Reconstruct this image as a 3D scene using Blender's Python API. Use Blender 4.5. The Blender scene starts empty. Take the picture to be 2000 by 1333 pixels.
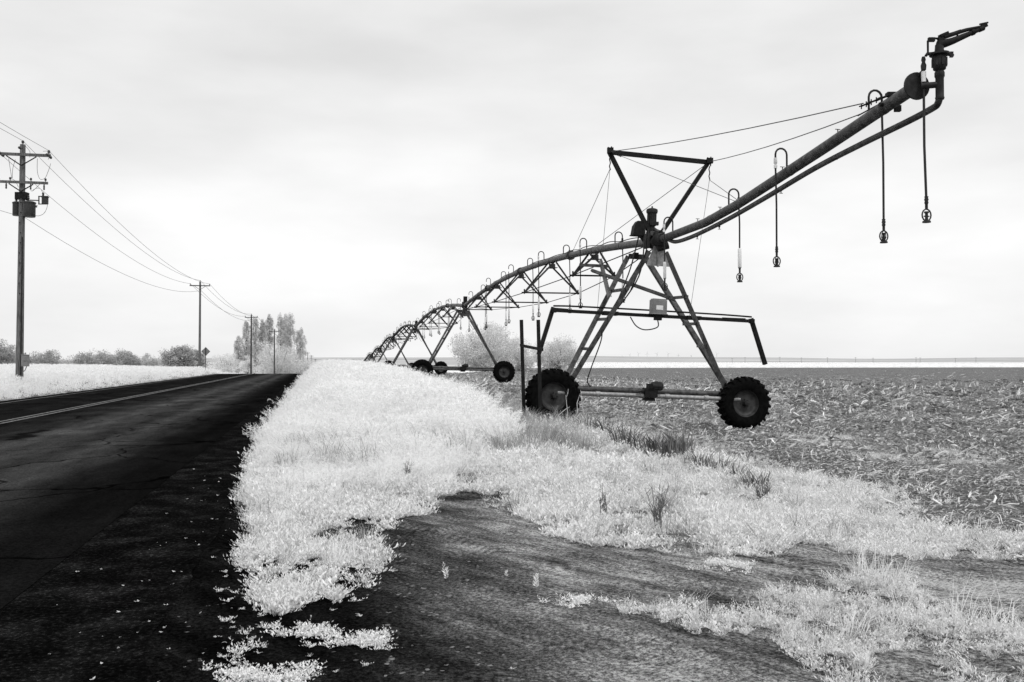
import bpy, math, random
import numpy as np
from mathutils import Vector, Matrix

rng = np.random.default_rng(7)
random.seed(7)
scene = bpy.context.scene
COL = scene.collection
R = math.radians

# ------------------------------------------------------------------ camera numbers
F, EYE, PITCH = 1800.0, 1.45, R(1.24)
CP, SP = math.cos(PITCH), math.sin(PITCH)

def ray(px, py):
    a = (px - 1000.0) / F; b = (666.5 - py) / F
    return np.array([a, CP - b * SP, SP + b * CP])

def at(px, py, Y):
    d = ray(px, py); d = d * (Y / d[1]); d[2] += EYE
    return Vector(d)

def gz(px, py, z=0.0):
    d = ray(px, py); t = (z - EYE) / d[2]
    return Vector((d[0] * t, d[1] * t, z))

# ------------------------------------------------------------------ terrain
AX = np.array([-.2055, .9787]); PX_ = np.array([.9787, .2055])      # along / across the road

def uv(x, y):
    return PX_[0] * x + PX_[1] * y, AX[0] * x + AX[1] * y

def xy(u, v):
    return PX_[0] * u + AX[0] * v, PX_[1] * u + AX[1] * v

def ss(a, b, t):
    t = np.clip((t - a) / (b - a), 0, 1)
    return t * t * (3 - 2 * t)

_T = np.random.default_rng(3).random((64, 64))
def vnoise(x, y):
    x = np.asarray(x, float); y = np.asarray(y, float)
    xi = np.floor(x).astype(int); yi = np.floor(y).astype(int)
    fx = x - xi; fy = y - yi
    fx = fx * fx * (3 - 2 * fx); fy = fy * fy * (3 - 2 * fy)
    g = lambda i, j: _T[i % 64, j % 64]
    return (g(xi, yi) * (1 - fx) + g(xi + 1, yi) * fx) * (1 - fy) + (g(xi, yi + 1) * (1 - fx) + g(xi + 1, yi + 1) * fx) * fy

def fbm(x, y, o=3):
    s = 0; a = .5
    for k in range(o):
        s = s + a * vnoise(x * 2 ** k + 17 * k, y * 2 ** k + 5 * k); a *= .5
    return s / (1 - .5 ** o)

U_LEFT, U_CEN, U_ASPH, U_GRAV, U_FIELD = -11.1, -7.25, -1.8, -.85, 4.9

def hgt(x, y):
    x = np.asarray(x, float); y = np.asarray(y, float)
    u, v = uv(x, y)
    t = U_LEFT - u
    left = .48 * ss(0, 2.3, t) + .29 * ss(2, 16, t)
    mound = .66 * ss(10, 30, v) * ss(-1.0, .7, u) * (1 - ss(1.9, 4.6, u))
    fld = .05 - .04 * np.clip(u - 5, 0, 6) + .33 * ss(22, 50, y) * (1 - ss(8, 30, u))
    fld = fld * ss(3.6, 5.4, u)
    off = np.maximum(ss(-1.7, -.6, u), ss(0, .8, t))
    rough = off * (.05 * (fbm(x * .8, y * .8) - .5) + .03 * (vnoise(x * 4, y * 4) - .5)) * (1 - ss(30, 60, np.abs(y)))
    st_, sa_ = -.63 * x + .77 * y, .77 * x + .63 * y
    rut = .07 * (fbm(sa_ * 2.6, st_ * .3) - .5) * ss(-.5, .5, u) * (1 - ss(4.4, 5, u)) * (1 - ss(8, 11, y)) * ss(1, 3, y)
    rough = rough + rut
    drop = -5.0 * (1 - np.exp(-np.clip(y - 105, 0, None) / 130)) * (1 - ss(-22, 0, x)) * ss(-500, -160, u)
    far = ss(180, 230, v) * .0
    return left + mound + fld + rough + drop + far

def hz(x, y):
    return float(hgt(x, y))

# ------------------------------------------------------------------ materials
def new_mat(name):
    m = bpy.data.materials.new(name); m.use_nodes = True
    nt = m.node_tree; nt.nodes.clear()
    out = nt.nodes.new('ShaderNodeOutputMaterial')
    b = nt.nodes.new('ShaderNodeBsdfPrincipled')
    nt.links.new(b.outputs[0], out.inputs[0])
    return m, nt, b, out

def noise(nt, scale, detail=4, rough=.6, coord=None, mapping=None, rot=(0, 0, 0)):
    tc = nt.nodes.new('ShaderNodeTexCoord')
    mp = nt.nodes.new('ShaderNodeMapping'); mp.inputs['Scale'].default_value = mapping or (1, 1, 1)
    mp.inputs['Rotation'].default_value = rot
    if any(rot):
        m0 = nt.nodes.new('ShaderNodeMapping'); m0.inputs['Rotation'].default_value = rot
        mp.inputs['Rotation'].default_value = (0, 0, 0)
        nt.links.new(tc.outputs[coord or 'Object'], m0.inputs[0]); nt.links.new(m0.outputs[0], mp.inputs[0])
    else:
        nt.links.new(tc.outputs[coord or 'Object'], mp.inputs[0])
    n = nt.nodes.new('ShaderNodeTexNoise'); n.inputs['Scale'].default_value = scale
    n.inputs['Detail'].default_value = detail; n.inputs['Roughness'].default_value = rough
    nt.links.new(mp.outputs[0], n.inputs['Vector'])
    return n.outputs['Fac']

def ramp(nt, fac, stops):
    r = nt.nodes.new('ShaderNodeValToRGB')
    els = r.color_ramp.elements
    while len(els) < len(stops): els.new(.5)
    for e, (p, g) in zip(els, stops):
        e.position = p; e.color = (g, g, g, 1)
    nt.links.new(fac, r.inputs[0])
    return r.outputs[0]

def mth(nt, op, a, b=None, clamp=False):
    n = nt.nodes.new('ShaderNodeMath'); n.operation = op; n.use_clamp = clamp
    for i, s in enumerate((a, b)):
        if s is None: continue
        if isinstance(s, (int, float)): n.inputs[i].default_value = s
        else: nt.links.new(s, n.inputs[i])
    return n.outputs[0]

def bump(nt, b, fac, dist, strength=1):
    n = nt.nodes.new('ShaderNodeBump'); n.inputs['Distance'].default_value = dist
    n.inputs['Strength'].default_value = strength
    nt.links.new(fac, n.inputs['Height']); nt.links.new(n.outputs[0], b.inputs['Normal'])

def plain(name, lo, hi, scale=6, rough=.6, metal=0, mapping=None, bmp=0, spec=.4, pos=(.35, .68)):
    m, nt, b, _ = new_mat(name)
    f = noise(nt, scale, 5, .65, mapping=mapping)
    nt.links.new(ramp(nt, f, [(pos[0], lo), (pos[1], hi)]), b.inputs['Base Color'])
    b.inputs['Roughness'].default_value = rough; b.inputs['Metallic'].default_value = metal
    b.inputs['Specular IOR Level'].default_value = spec
    if bmp: bump(nt, b, f, bmp)
    return m

M = {}
M['galv'] = plain('galvanised_steel', .012, .09, 9, .5, .1, bmp=.002, spec=.3)
M['galv_dark'] = plain('weathered_steel', .008, .03, 9, .6, 0, bmp=.002, spec=.2)
M['galv_light'] = plain('zinc_steel', .16, .34, 14, .45, .3, bmp=.001)
M['bar'] = plain('dark_painted_steel', .006, .018, 10, .7, 0, spec=.12)
M['rubber'] = plain('tyre_rubber', .0015, .006, 12, .95, 0, bmp=.004, spec=.06)
M['rim'] = plain('wheel_rim_steel', .012, .05, 7, .55, .2)
M['black'] = plain('black_hose', .006, .012, 10, .6)
M['white'] = plain('white_plastic', .66, .8, 10, .45)
M['grey_box'] = plain('grey_enamel', .13, .2, 5, .45)
M['plate'] = plain('label_plate', .6, .75, 5, .5)
M['print'] = plain('label_print', .1, .16, 5, .5)
M['wire'] = plain('aluminium_wire', .05, .09, 5, .5)
M['cable'] = plain('steel_cable', .03, .06, 5, .5)
M['wood'] = plain('weathered_pole_wood', .03, .19, 7, .85, mapping=(6, 6, .35), bmp=.01)
M['wood_dark'] = plain('dark_crossarm_wood', .02, .07, 7, .85, mapping=(3, 3, .5), bmp=.005)
M['porcelain'] = plain('dark_porcelain', .01, .025, 7, .3)
M['tank'] = plain('transformer_enamel', .014, .035, 5, .5)
M['sign'] = plain('sign_back_metal', .1, .18, 6, .5)
M['bark'] = plain('bark', .03, .1, 6, .9, mapping=(3, 3, .5))
M['dry_twig'] = plain('dry_twig', .07, .2, 9, .9)
M['turbine'] = plain('turbine_white', .5, .6, 1, .5)
M['far_wood'] = plain('far_pole_wood', .16, .24, 1, .8)

def leaf_mat(name, lo, hi, trans=.3, rough=.7):
    m, nt, b, out = new_mat(name)
    at_ = nt.nodes.new('ShaderNodeAttribute'); at_.attribute_name = 'shade'
    c = ramp(nt, at_.outputs['Fac'], [(0, lo), (1, hi)])
    nt.links.new(c, b.inputs['Base Color']); b.inputs['Roughness'].default_value = rough
    b.inputs['Specular IOR Level'].default_value = .2
    t = nt.nodes.new('ShaderNodeBsdfTranslucent'); nt.links.new(c, t.inputs[0])
    mx = nt.nodes.new('ShaderNodeMixShader'); mx.inputs[0].default_value = trans
    nt.links.new(b.outputs[0], mx.inputs[1]); nt.links.new(t.outputs[0], mx.inputs[2])
    nt.links.new(mx.outputs[0], out.inputs[0])
    return m

M['grass'] = leaf_mat('pale_grass', .76, .96, .35)
M['weed'] = leaf_mat('pale_weed_leaf', .62, .96, .25)
M['dry_pale'] = leaf_mat('pale_dry_grass', .45, .85, .3)
M['dry'] = leaf_mat('dry_grass', .16, .5, .2)
M['straw'] = leaf_mat('straw', .16, .85, .0)
M['stalk'] = leaf_mat('dead_stalk', .03, .26, .05)
M['twig'] = leaf_mat('dead_twig', .04, .14, 0)
M['leaf_mid'] = leaf_mat('tree_leaf_mid', .25, .62, .2)
M['leaf_light'] = leaf_mat('tree_leaf_pale', .62, .96, .35)
M['leaf_round'] = leaf_mat('round_shrub_leaf', .5, .95, .25)
M['leaf_poplar'] = leaf_mat('poplar_leaf', .4, .82, .2)

# asphalt
m, nt, b, _ = new_mat('worn_asphalt')
tc = nt.nodes.new('ShaderNodeAttribute'); tc.attribute_name = 'road_u'
wob = mth(nt, 'MULTIPLY', mth(nt, 'SUBTRACT', noise(nt, .5, 5, .7), .5), .9)
uu = mth(nt, 'ADD', tc.outputs['Fac'], wob)
# polished wheel paths run along the lanes (u in metres, scaled to 0..1 over the carriageway)
pth = ramp(nt, mth(nt, 'DIVIDE', mth(nt, 'ADD', uu, 11.5), 11.5),
           [(0, .005), (.12, .007), (.2, .005), (.3, .007), (.38, .005), (.5, .012), (.57, .034), (.65, .016), (.69, .03), (.73, .014), (.765, .006), (.80, .0032), (1, .003)])
grain = noise(nt, 45, 4, .8)
str_ = noise(nt, 2.2, 5, .65, mapping=(1, .22, 1), rot=(0, 0, R(-11.9)))
mxx = mth(nt, 'MULTIPLY', pth, ramp(nt, grain, [(.34, .35), (.66, 2.0)]))
mxx = mth(nt, 'MULTIPLY', mxx, ramp(nt, str_, [(.3, .55), (.7, 1.5)]))
vor = nt.nodes.new('ShaderNodeTexVoronoi'); vor.feature = 'DISTANCE_TO_EDGE'; vor.inputs['Scale'].default_value = .35
tcc = nt.nodes.new('ShaderNodeTexCoord'); wpn = nt.nodes.new('ShaderNodeTexNoise'); wpn.inputs['Scale'].default_value = 1.5
vm = nt.nodes.new('ShaderNodeVectorMath'); vm.operation = 'MULTIPLY_ADD'; vm.inputs[1].default_value = (.8, .8, 0)
nt.links.new(tcc.outputs['Object'], wpn.inputs['Vector']); nt.links.new(wpn.outputs['Color'], vm.inputs[0]); nt.links.new(tcc.outputs['Object'], vm.inputs[2]); nt.links.new(vm.outputs[0], vor.inputs['Vector'])
crack = ramp(nt, vor.outputs['Distance'], [(.004, .25), (.012, 1)])
mxx = mth(nt, 'MULTIPLY', mxx, crack)
patchn = ramp(nt, noise(nt, .45, 2, .4), [(.54, 1), (.66, 1.5)])
mxx = mth(nt, 'MULTIPLY', mxx, patchn)
nt.links.new(mxx, b.inputs['Base Color']); b.inputs['Roughness'].default_value = .85
b.inputs['Specular IOR Level'].default_value = 0
b.inputs['Roughness'].default_value = 1
bump(nt, b, grain, .008)
M['asphalt'] = m

m, nt, b, _ = new_mat('dark_gravel')
g1 = noise(nt, 38, 4, .75); g2 = noise(nt, 2.5, 4)
c = mth(nt, 'MULTIPLY', ramp(nt, g1, [(.3, .001), (.55, .005), (.72, .03)]), ramp(nt, g2, [(.35, .6), (.5, 1.0), (.68, 3.0)]))
nt.links.new(c, b.inputs['Base Color']); b.inputs['Roughness'].default_value = .95
b.inputs['Specular IOR Level'].default_value = 0
bump(nt, b, g1, .03)
M['gravel'] = m

m, nt, b, _ = new_mat('road_paint')
f = noise(nt, 9, 5, .75)
nt.links.new(ramp(nt, f, [(.38, .02), (.6, .17)]), b.inputs['Base Color']); b.inputs['Roughness'].default_value = .8
b.inputs['Specular IOR Level'].default_value = .1
M['paint'] = m

# bare earth: per-vertex soil tone (pale sand / dark earth / far pasture) broken up by drag streaks and grains
m, nt, b, _ = new_mat('bare_earth')
at_ = nt.nodes.new('ShaderNodeAttribute'); at_.attribute_name = 'soil'
sk = noise(nt, 1.5, 6, .72, mapping=(2.6, .4, 1), rot=(0, 0, R(-42)))
gr = noise(nt, 42, 5, .88); pt = noise(nt, 1.3, 5, .65)
c = mth(nt, 'MULTIPLY', at_.outputs['Fac'], ramp(nt, sk, [(.38, .4), (.5, .9), (.62, 1.7)]))
c = mth(nt, 'MULTIPLY', c, ramp(nt, gr, [(.38, .12), (.5, .75), (.62, 2.1)]))
c = mth(nt, 'MULTIPLY', c, ramp(nt, pt, [(.3, .45), (.5, .95), (.68, 1.7)]))
tcn = nt.nodes.new('ShaderNodeTexCoord'); mr = nt.nodes.new('ShaderNodeMapping'); mr.inputs['Rotation'].default_value = (0, 0, R(-39))
nt.links.new(tcn.outputs['Object'], mr.inputs[0]); sx_ = nt.nodes.new('ShaderNodeSeparateXYZ'); nt.links.new(mr.outputs[0], sx_.inputs[0])
bend = mth(nt, 'MULTIPLY', mth(nt, 'SUBTRACT', noise(nt, .35, 2), .5), 1.6)
sacross = mth(nt, 'ADD', sx_.outputs['X'], bend)
for s0 in (2.75, 4.35, 5.7):
    dd = mth(nt, 'ABSOLUTE', mth(nt, 'SUBTRACT', sacross, s0))
    wv = mth(nt, 'SINE', mth(nt, 'MULTIPLY', mth(nt, 'ADD', sx_.outputs['Y'], mth(nt, 'MULTIPLY', dd, .8)), 62))
    band = ramp(nt, dd, [(.10, 1), (.17, 0)])
    worn = ramp(nt, noise(nt, 2.2, 3), [(.42, 0), (.6, 1)])
    k_ = mth(nt, 'MULTIPLY', mth(nt, 'MULTIPLY', mth(nt, 'MULTIPLY', wv, .4), band), worn)
    c = mth(nt, 'MULTIPLY', c, mth(nt, 'ADD', k_, 1.0))
c = mth(nt, 'MINIMUM', c, .8)
nt.links.new(c, b.inputs['Base Color']); b.inputs['Roughness'].default_value = .95
b.inputs['Specular IOR Level'].default_value = 0
bump(nt, b, mth(nt, 'ADD', gr, mth(nt, 'MULTIPLY', sk, 1.2)), .06)
M['earth'] = m

m, nt, b, _ = new_mat('field_soil')
g1 = noise(nt, 12, 6, .8); g2 = noise(nt, .35, 4); g3 = noise(nt, 3, 5, .75, mapping=(1, .5, 1))
c = mth(nt, 'MULTIPLY', ramp(nt, g1, [(.36, .025), (.5, .115), (.64, .28)]), ramp(nt, g2, [(.3, .7), (.7, 1.3)]))
c = mth(nt, 'MULTIPLY', c, ramp(nt, g3, [(.3, .5), (.7, 1.5)]))
nt.links.new(c, b.inputs['Base Color']); b.inputs['Roughness'].default_value = .95
b.inputs['Specular IOR Level'].default_value = .08
bump(nt, b, g1, .08)
M['field'] = m

m, nt, b, _ = new_mat('far_hills')
g1 = noise(nt, .0022, 5, .6, mapping=(.5, 4, 14)); g2 = noise(nt, .02, 5, .7)
c = mth(nt, 'MULTIPLY', ramp(nt, g1, [(.38, .18), (.46, .42), (.54, .32), (.64, .55)]), ramp(nt, g2, [(.3, .85), (.7, 1.1)]))
nt.links.new(c, b.inputs['Base Color']); b.inputs['Roughness'].default_value = 1
b.inputs['Specular IOR Level'].default_value = 0
M['hills'] = m

# ------------------------------------------------------------------ mesh builder
ORG = {}
class MB:
    def __init__(s): s.v = []; s.f = []; s.sm = []
    def _add(s, vs, fs, smooth):
        o = len(s.v); s.v += [tuple(p) for p in vs]
        for f in fs: s.f.append(tuple(i + o for i in f)); s.sm.append(smooth)
    def tube(s, pts, r, n=8, caps=True):
        pts = [Vector(p) for p in pts]; k = len(pts)
        rs = r if isinstance(r, (list, tuple)) else [r] * k
        vs = []; prev = None
        for i, p in enumerate(pts):
            t = (pts[min(i + 1, k - 1)] - pts[max(i - 1, 0)])
            t = t.normalized() if t.length > 1e-9 else Vector((0, 0, 1))
            if prev is None:
                a = t.cross(Vector((0, 0, 1)) if abs(t.z) < .9 else Vector((1, 0, 0))).normalized()
            else:
                a = prev - t * prev.dot(t)
                a = a.normalized() if a.length > 1e-6 else t.orthogonal().normalized()
            prev = a; bb = t.cross(a)
            for j in range(n):
                q = 2 * math.pi * j / n
                vs.append(p + (a * math.cos(q) + bb * math.sin(q)) * rs[i])
        fs = []
        for i in range(k - 1):
            for j in range(n):
                fs.append((i * n + j, i * n + (j + 1) % n, (i + 1) * n + (j + 1) % n, (i + 1) * n + j))
        s._add(vs, fs, True)
        if caps:
            o = len(s.v) - len(vs)
            s.f.append(tuple(o + j for j in range(n))[::-1]); s.sm.append(False)
            s.f.append(tuple(o + (k - 1) * n + j for j in range(n))); s.sm.append(False)
        return s
    def box(s, c, size, ax=None):
        c = Vector(c); X, Y, Z = ax or (Vector((1, 0, 0)), Vector((0, 1, 0)), Vector((0, 0, 1)))
        hx, hy, hz_ = [q / 2 for q in size]
        vs = [c + X * (hx * a) + Y * (hy * b_) + Z * (hz_ * d) for a in (-1, 1) for b_ in (-1, 1) for d in (-1, 1)]
        s._add(vs, [(0, 1, 3, 2), (4, 6, 7, 5), (0, 4, 5, 1), (2, 3, 7, 6), (0, 2, 6, 4), (1, 5, 7, 3)], False)
        return s
    def beam(s, p, q, w, h, up=(0, 0, 1)):
        p = Vector(p); q = Vector(q); t = (q - p); L = t.length; t = t / L
        up = Vector(up)
        if abs(t.dot(up)) > .97: up = Vector((1, 0, 0))
        a = t.cross(up).normalized(); b_ = a.cross(t)
        return s.box((p + q) / 2, (L, w, h), (t, a, b_))
    def angle(s, p, q, w, face, th=.008):
        """L-section iron: one flange facing `face`, the other folded back"""
        p = Vector(p); q = Vector(q); t = (q - p).normalized(); L = (q - p).length
        nrm = Vector(face); nrm = (nrm - t * nrm.dot(t)).normalized(); a = t.cross(nrm)
        c = (p + q) / 2
        s.box(c, (L, w, th), (t, a, nrm))
        s.box(c + a * (w / 2 - th / 2) - nrm * (w / 2 + th * .5 + .001), (L, th, w), (t, a, nrm))
        return s
    def lathe(s, prof, c, axis, n=24, smooth=True):
        """prof: (along, radius)"""
        c = Vector(c); t = Vector(axis).normalized(); a = t.orthogonal().normalized(); b_ = t.cross(a)
        k = len(prof); vs = []
        for (l, r) in prof:
            for j in range(n):
                q = 2 * math.pi * j / n
                vs.append(c + t * l + (a * math.cos(q) + b_ * math.sin(q)) * r)
        fs = [(i * n + j, i * n + (j + 1) % n, (i + 1) * n + (j + 1) % n, (i + 1) * n + j) for i in range(k - 1) for j in range(n)]
        s._add(vs, fs, smooth)
        return s
    def poly(s, pts, back):
        """prism: outline pts extruded by vector back"""
        pts = [Vector(p) for p in pts]; b_ = Vector(back); n = len(pts)
        vs = pts + [p + b_ for p in pts]
        fs = [tuple(range(n)), tuple(range(n, 2 * n))[::-1]] + [(i, i + n, (i + 1) % n + n, (i + 1) % n) for i in range(n)]
        s._add(vs, fs, False); return s
    def build(s, name, mat, parent=None, origin=None):
        o_w = Vector(origin) if origin is not None else (ORG[parent.name] if parent else Vector((0, 0, 0)))
        me = bpy.data.meshes.new(name)
        me.from_pydata([(x - o_w.x, y - o_w.y, z - o_w.z) for x, y, z in s.v], [], s.f)
        me.polygons.foreach_set('use_smooth', s.sm)
        me.update(); me.set_sharp_from_angle(angle=R(50))
        me.materials.append(M[mat])
        o = bpy.data.objects.new(name, me); COL.objects.link(o)
        o.location = o_w - (ORG[parent.name] if parent else Vector((0, 0, 0)))
        if parent: o.parent = parent
        ORG[o.name] = o_w
        return o

def tag(o, label=None, cat=None, group=None, kind=None):
    if label: o['label'] = label
    if cat: o['category'] = cat
    if group: o['group'] = group
    if kind: o['kind'] = kind
    return o

def thing(name, loc, label, cat, group=None):
    o = bpy.data.objects.new(name, None); COL.objects.link(o); o.location = loc; o.empty_display_size = .3
    ORG[o.name] = Vector(loc)
    return tag(o, label, cat, group)

def np_mesh(name, V, Q, mat, shade=None, attrs=None, parent=None, smooth=False, origin=None):
    """V (n,3) float, Q (m,4) int quads"""
    V = np.asarray(V, np.float32); Q = np.asarray(Q, np.int32)
    o_w = Vector(origin) if origin is not None else (ORG[parent.name] if parent else Vector((0, 0, 0)))
    V = V - np.array(o_w, np.float32)
    me = bpy.data.meshes.new(name)
    me.vertices.add(len(V)); me.vertices.foreach_set('co', V.ravel())
    me.loops.add(Q.size); me.loops.foreach_set('vertex_index', Q.ravel())
    me.polygons.add(len(Q)); me.polygons.foreach_set('loop_start', np.arange(0, Q.size, 4, dtype=np.int32))
    if smooth: me.polygons.foreach_set('use_smooth', np.ones(len(Q), bool))
    me.update(calc_edges=True)
    if shade is not None:
        a = me.attributes.new('shade', 'FLOAT', 'POINT'); a.data.foreach_set('value', np.asarray(shade, np.float32))
    for k, arr in (attrs or {}).items():
        a = me.attributes.new(k, 'FLOAT', 'POINT'); a.data.foreach_set('value', np.asarray(arr, np.float32))
    me.materials.append(M[mat])
    o = bpy.data.objects.new(name, me); COL.objects.link(o)
    o.location = o_w - (ORG[parent.name] if parent else Vector((0, 0, 0)))
    if parent: o.parent = parent
    ORG[o.name] = o_w
    return o

# ------------------------------------------------------------------ setting: ground sheets
UL = np.concatenate([-np.geomspace(3500, 42, 34), np.arange(-40, -15, 1.5), np.arange(-15, -11.15, .45), [U_LEFT],
                     np.array([-10.2, -9.2, -8.2, U_CEN, -6.2, -5, -4, -3, -2.4, U_ASPH]), np.arange(-1.65, 6.5, .13),
                     np.arange(6.6, 16, .4), np.geomspace(16.5, 3500, 50)])
VL = np.concatenate([[-3000, -1200, -500, -200], np.arange(-80, -5, 8), np.arange(-4, 2.6, .6), np.arange(2.8, 16, .13), np.geomspace(16.2, 4000, 190)])

def sheet(name, mat, umask, vmask, dz, attrs=None, kind='structure', u_jit=None):
    us = UL[umask]; vs = VL[vmask]
    U, V = np.meshgrid(us, vs)
    if u_jit is not None: U = u_jit(U, V)
    X, Y = xy(U, V)
    Z = hgt(X, Y) + dz * (1 + np.clip(V, 0, 600) * .01)
    P = np.stack([X, Y, Z], -1).reshape(-1, 3)
    nu, nv = len(us), len(vs)
    i = np.arange(nv - 1)[:, None] * nu + np.arange(nu - 1)[None, :]
    Q = np.stack([i, i + 1, i + nu + 1, i + nu], -1).reshape(-1, 4)
    o = np_mesh(name, P, Q, mat, smooth=True, attrs={k: f(U, V, X, Y).ravel() for k, f in (attrs or {}).items()})
    return tag(o, kind=kind)

def soil(U, V, X, Y):
    s = np.interp(U, [-12, -11, -1.2, .2, .7, 1.1, 1.5, 2.0, 2.4, 4.3], [.5, .2, .006, .02, .11, .22, .3, .36, .38, .46])
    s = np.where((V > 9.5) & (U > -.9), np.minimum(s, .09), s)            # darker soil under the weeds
    far = ss(120, 200, V) * (U > -1)
    s = s * (1 - far) + .95 * (.45 + 1.0 * fbm(X * .004 + 3, Y * .02 + 9)) * far
    s = np.where(U < -13, .55, s)
    return s

sheet('ground', 'earth', np.ones(len(UL), bool), np.ones(len(VL), bool), 0, {'soil': soil})
def jit(U, V):
    e = ss(-1.2, U_GRAV, U)
    return U + e * .35 * (fbm(V * .9, V * 0 + 3.3) - .5)
sheet('road_shoulder', 'gravel', (UL > -2.5) & (UL < -.8), (VL > -90) & (VL < 130), .004, u_jit=jit)
sheet('road', 'asphalt', (UL >= U_LEFT - .01) & (UL <= U_ASPH + .01), (VL > -90) & (VL < 900), .009,
      {'road_u': lambda U, V, X, Y: U})
FE = U_FIELD
def fjit(U, V):
    return np.where(U < FE + .15, U + .5 * (fbm(V * .7, V * 0 + 1.7) - .5), U)
sheet('field', 'field', (UL > FE) & (UL < 420), (VL > -4) & (VL < 206), .006, u_jit=fjit)

# painted centre lines
def strip(name, u0, u1, v0, v1, dz, mat):
    vs = VL[(VL > v0) & (VL < v1)]
    V_ = []; 
    for v in vs:
        for u in (u0, u1):
            x, y = xy(u, v); V_.append((x, y, hz(x, y) + dz * (1 + max(v, 0) * .01)))
    Q = [(2 * i, 2 * i + 1, 2 * i + 3, 2 * i + 2) for i in range(len(vs) - 1)]
    return tag(np_mesh(name, V_, Q, mat), kind='structure')
strip('centre_line', U_CEN - .17, U_CEN - .07, -60, 400, .014, 'paint')
strip('centre_line', U_CEN + .07, U_CEN + .17, -60, 400, .014, 'paint')
strip('edge_line', U_LEFT + .55, U_LEFT + .63, -60, 160, .014, 'paint')

# far hills: low swells ringing the plain
az = np.linspace(-math.pi, math.pi, 361); rr = np.geomspace(800, 9000, 40)
A, RR = np.meshgrid(az, rr)
X, Y = RR * np.sin(A), RR * np.cos(A)
ridge = 13 + 4.5 * np.sin(A * 5 + 1.1) + 3 * np.sin(A * 13 + .4) + 1.5 * np.sin(A * 29)
leftlow = 1 - .35 * ss(0, -.5, A)
Z = -6.2 + ss(800, 1500, RR) * 6.2 + ss(1000, 3400, RR) * ridge * leftlow * .9 + ss(3600, 6500, RR) * (11 + 6 * np.sin(A * 7 + 2.2) + 3 * np.sin(A * 17))
n_a, n_r = len(az), len(rr)
i = np.arange(n_r - 1)[:, None] * n_a + np.arange(n_a - 1)[None, :]
tag(np_mesh('hills', np.stack([X, Y, Z], -1).reshape(-1, 3), np.stack([i, i + n_a, i + n_a + 1, i + 1], -1).reshape(-1, 4), 'hills', smooth=True), kind='structure')

# ------------------------------------------------------------------ plant templates (all quads)
def norm(a): return a / np.maximum(np.linalg.norm(a, axis=-1, keepdims=True), 1e-9)

def leaves(P, D, L, W, r):
    """diamond leaves at P along D"""
    n = len(P); D = norm(D)
    side = norm(np.cross(D, norm(r.normal(size=(n, 3)))))
    up = np.cross(side, D)
    L = np.broadcast_to(L, (n,))[:, None]; W = np.broadcast_to(W, (n,))[:, None]
    a = P; c = P + D * L - up * L * .12
    mid = P + D * L * .5 + up * L * .08
    V = np.stack([a, mid - side * W * .5, c, mid + side * W * .5], 1).reshape(-1, 3)
    return V, np.arange(4 * n).reshape(n, 4)

def blades(n, Rb, H0, H1, w, lean, r, head=0):
    ang = r.random(n) * 2 * np.pi; rad = Rb * np.sqrt(r.random(n))
    B = np.stack([rad * np.cos(ang), rad * np.sin(ang), np.zeros(n)], 1)
    a2 = ang + r.normal(0, .9, n); ln = lean * (.25 + r.random(n))
    H = H0 + (H1 - H0) * r.random(n)
    d = np.stack([np.cos(a2), np.sin(a2), np.zeros(n)], 1) * ln[:, None]
    mid = B + d * H[:, None] * .35 + np.array([0, 0, 1]) * (H * .6)[:, None]
    tip = B + d * H[:, None] * 1.0 + np.array([0, 0, 1]) * (H * (1 - .3 * ln))[:, None]
    s = np.stack([-np.sin(a2 + .7), np.cos(a2 + .7), np.zeros(n)], 1) * w / 2
    V = np.stack([B - s, B + s, mid - s * .8, mid + s * .8, tip - s * .2, tip + s * .2], 1).reshape(-1, 3)
    k = np.arange(n)[:, None] * 6
    Q = np.concatenate([k + np.array([0, 1, 3, 2]), k + np.array([2, 3, 5, 4])])
    if head:
        m_ = n * head
        idx = np.repeat(np.arange(n), head)
        t = r.random(m_)[:, None]
        P = mid[idx] * (1 - t) * .5 + tip[idx] * (1 - (1 - t) * .5)
        D = d[idx] + r.normal(0, .6, (m_, 3)) + np.array([0, 0, .3])
        Vl, Ql = leaves(P, D, H1 * .10 * (.6 + .8 * r.random(m_)), w * 1.6, r)
        Q = np.concatenate([Q, Ql + len(V)]); V = np.concatenate([V, Vl])
    return V, Q

def sprig(stems, per, L, ll, lw, r, spread=.9):
    """leafy weed: stems from one root carrying leaves all along"""
    P = []; D = []; LL = []
    for s in range(stems):
        a = r.random() * 6.283; e = spread * (.3 + .7 * r.random()) if stems > 1 else .15
        d = np.array([math.cos(a) * e, math.sin(a) * e, 1 - .45 * e]); d /= np.linalg.norm(d)
        ln = L * (.55 + .45 * r.random())
        for k in range(per):
            t = (k + 1) / per
            q = d * ln * t; q[2] -= .25 * L * e * t * t * .5
            la = k * 2.4 + r.random()
            dd = np.array([math.cos(la), math.sin(la), .35 + .8 * t]) + d * .4
            P.append(q); D.append(dd); LL.append(ll * (1.15 - .6 * t) * (.7 + .6 * r.random()))
    P = np.array(P); D = np.array(D); LL = np.array(LL)
    P[:, 2] = np.maximum(P[:, 2], .004)
    return leaves(P, D, LL, LL * lw, r)

tr = np.random.default_rng(11)
T_SPRIG = [sprig(6, 7, .13, .037, .38, tr, 1.4) for _ in range(6)]
T_SPRIG_BIG = [sprig(7, 10, .2, .040, .34, tr, 1.25) for _ in range(5)]
T_TUFT = [blades(22, .09, .12, .42, .0045, .75, tr) for _ in range(5)]
T_FINE = [sprig(9, 12, .18, .022, .4, tr, 1.0) for _ in range(4)]
T_FLUFF = [blades(16, .10, .35, .62, .006, .5, tr, head=9) for _ in range(5)]
T_FAR = [blades(12, .25, .3, .6, .02, .5, tr, head=6) for _ in range(4)]

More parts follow.
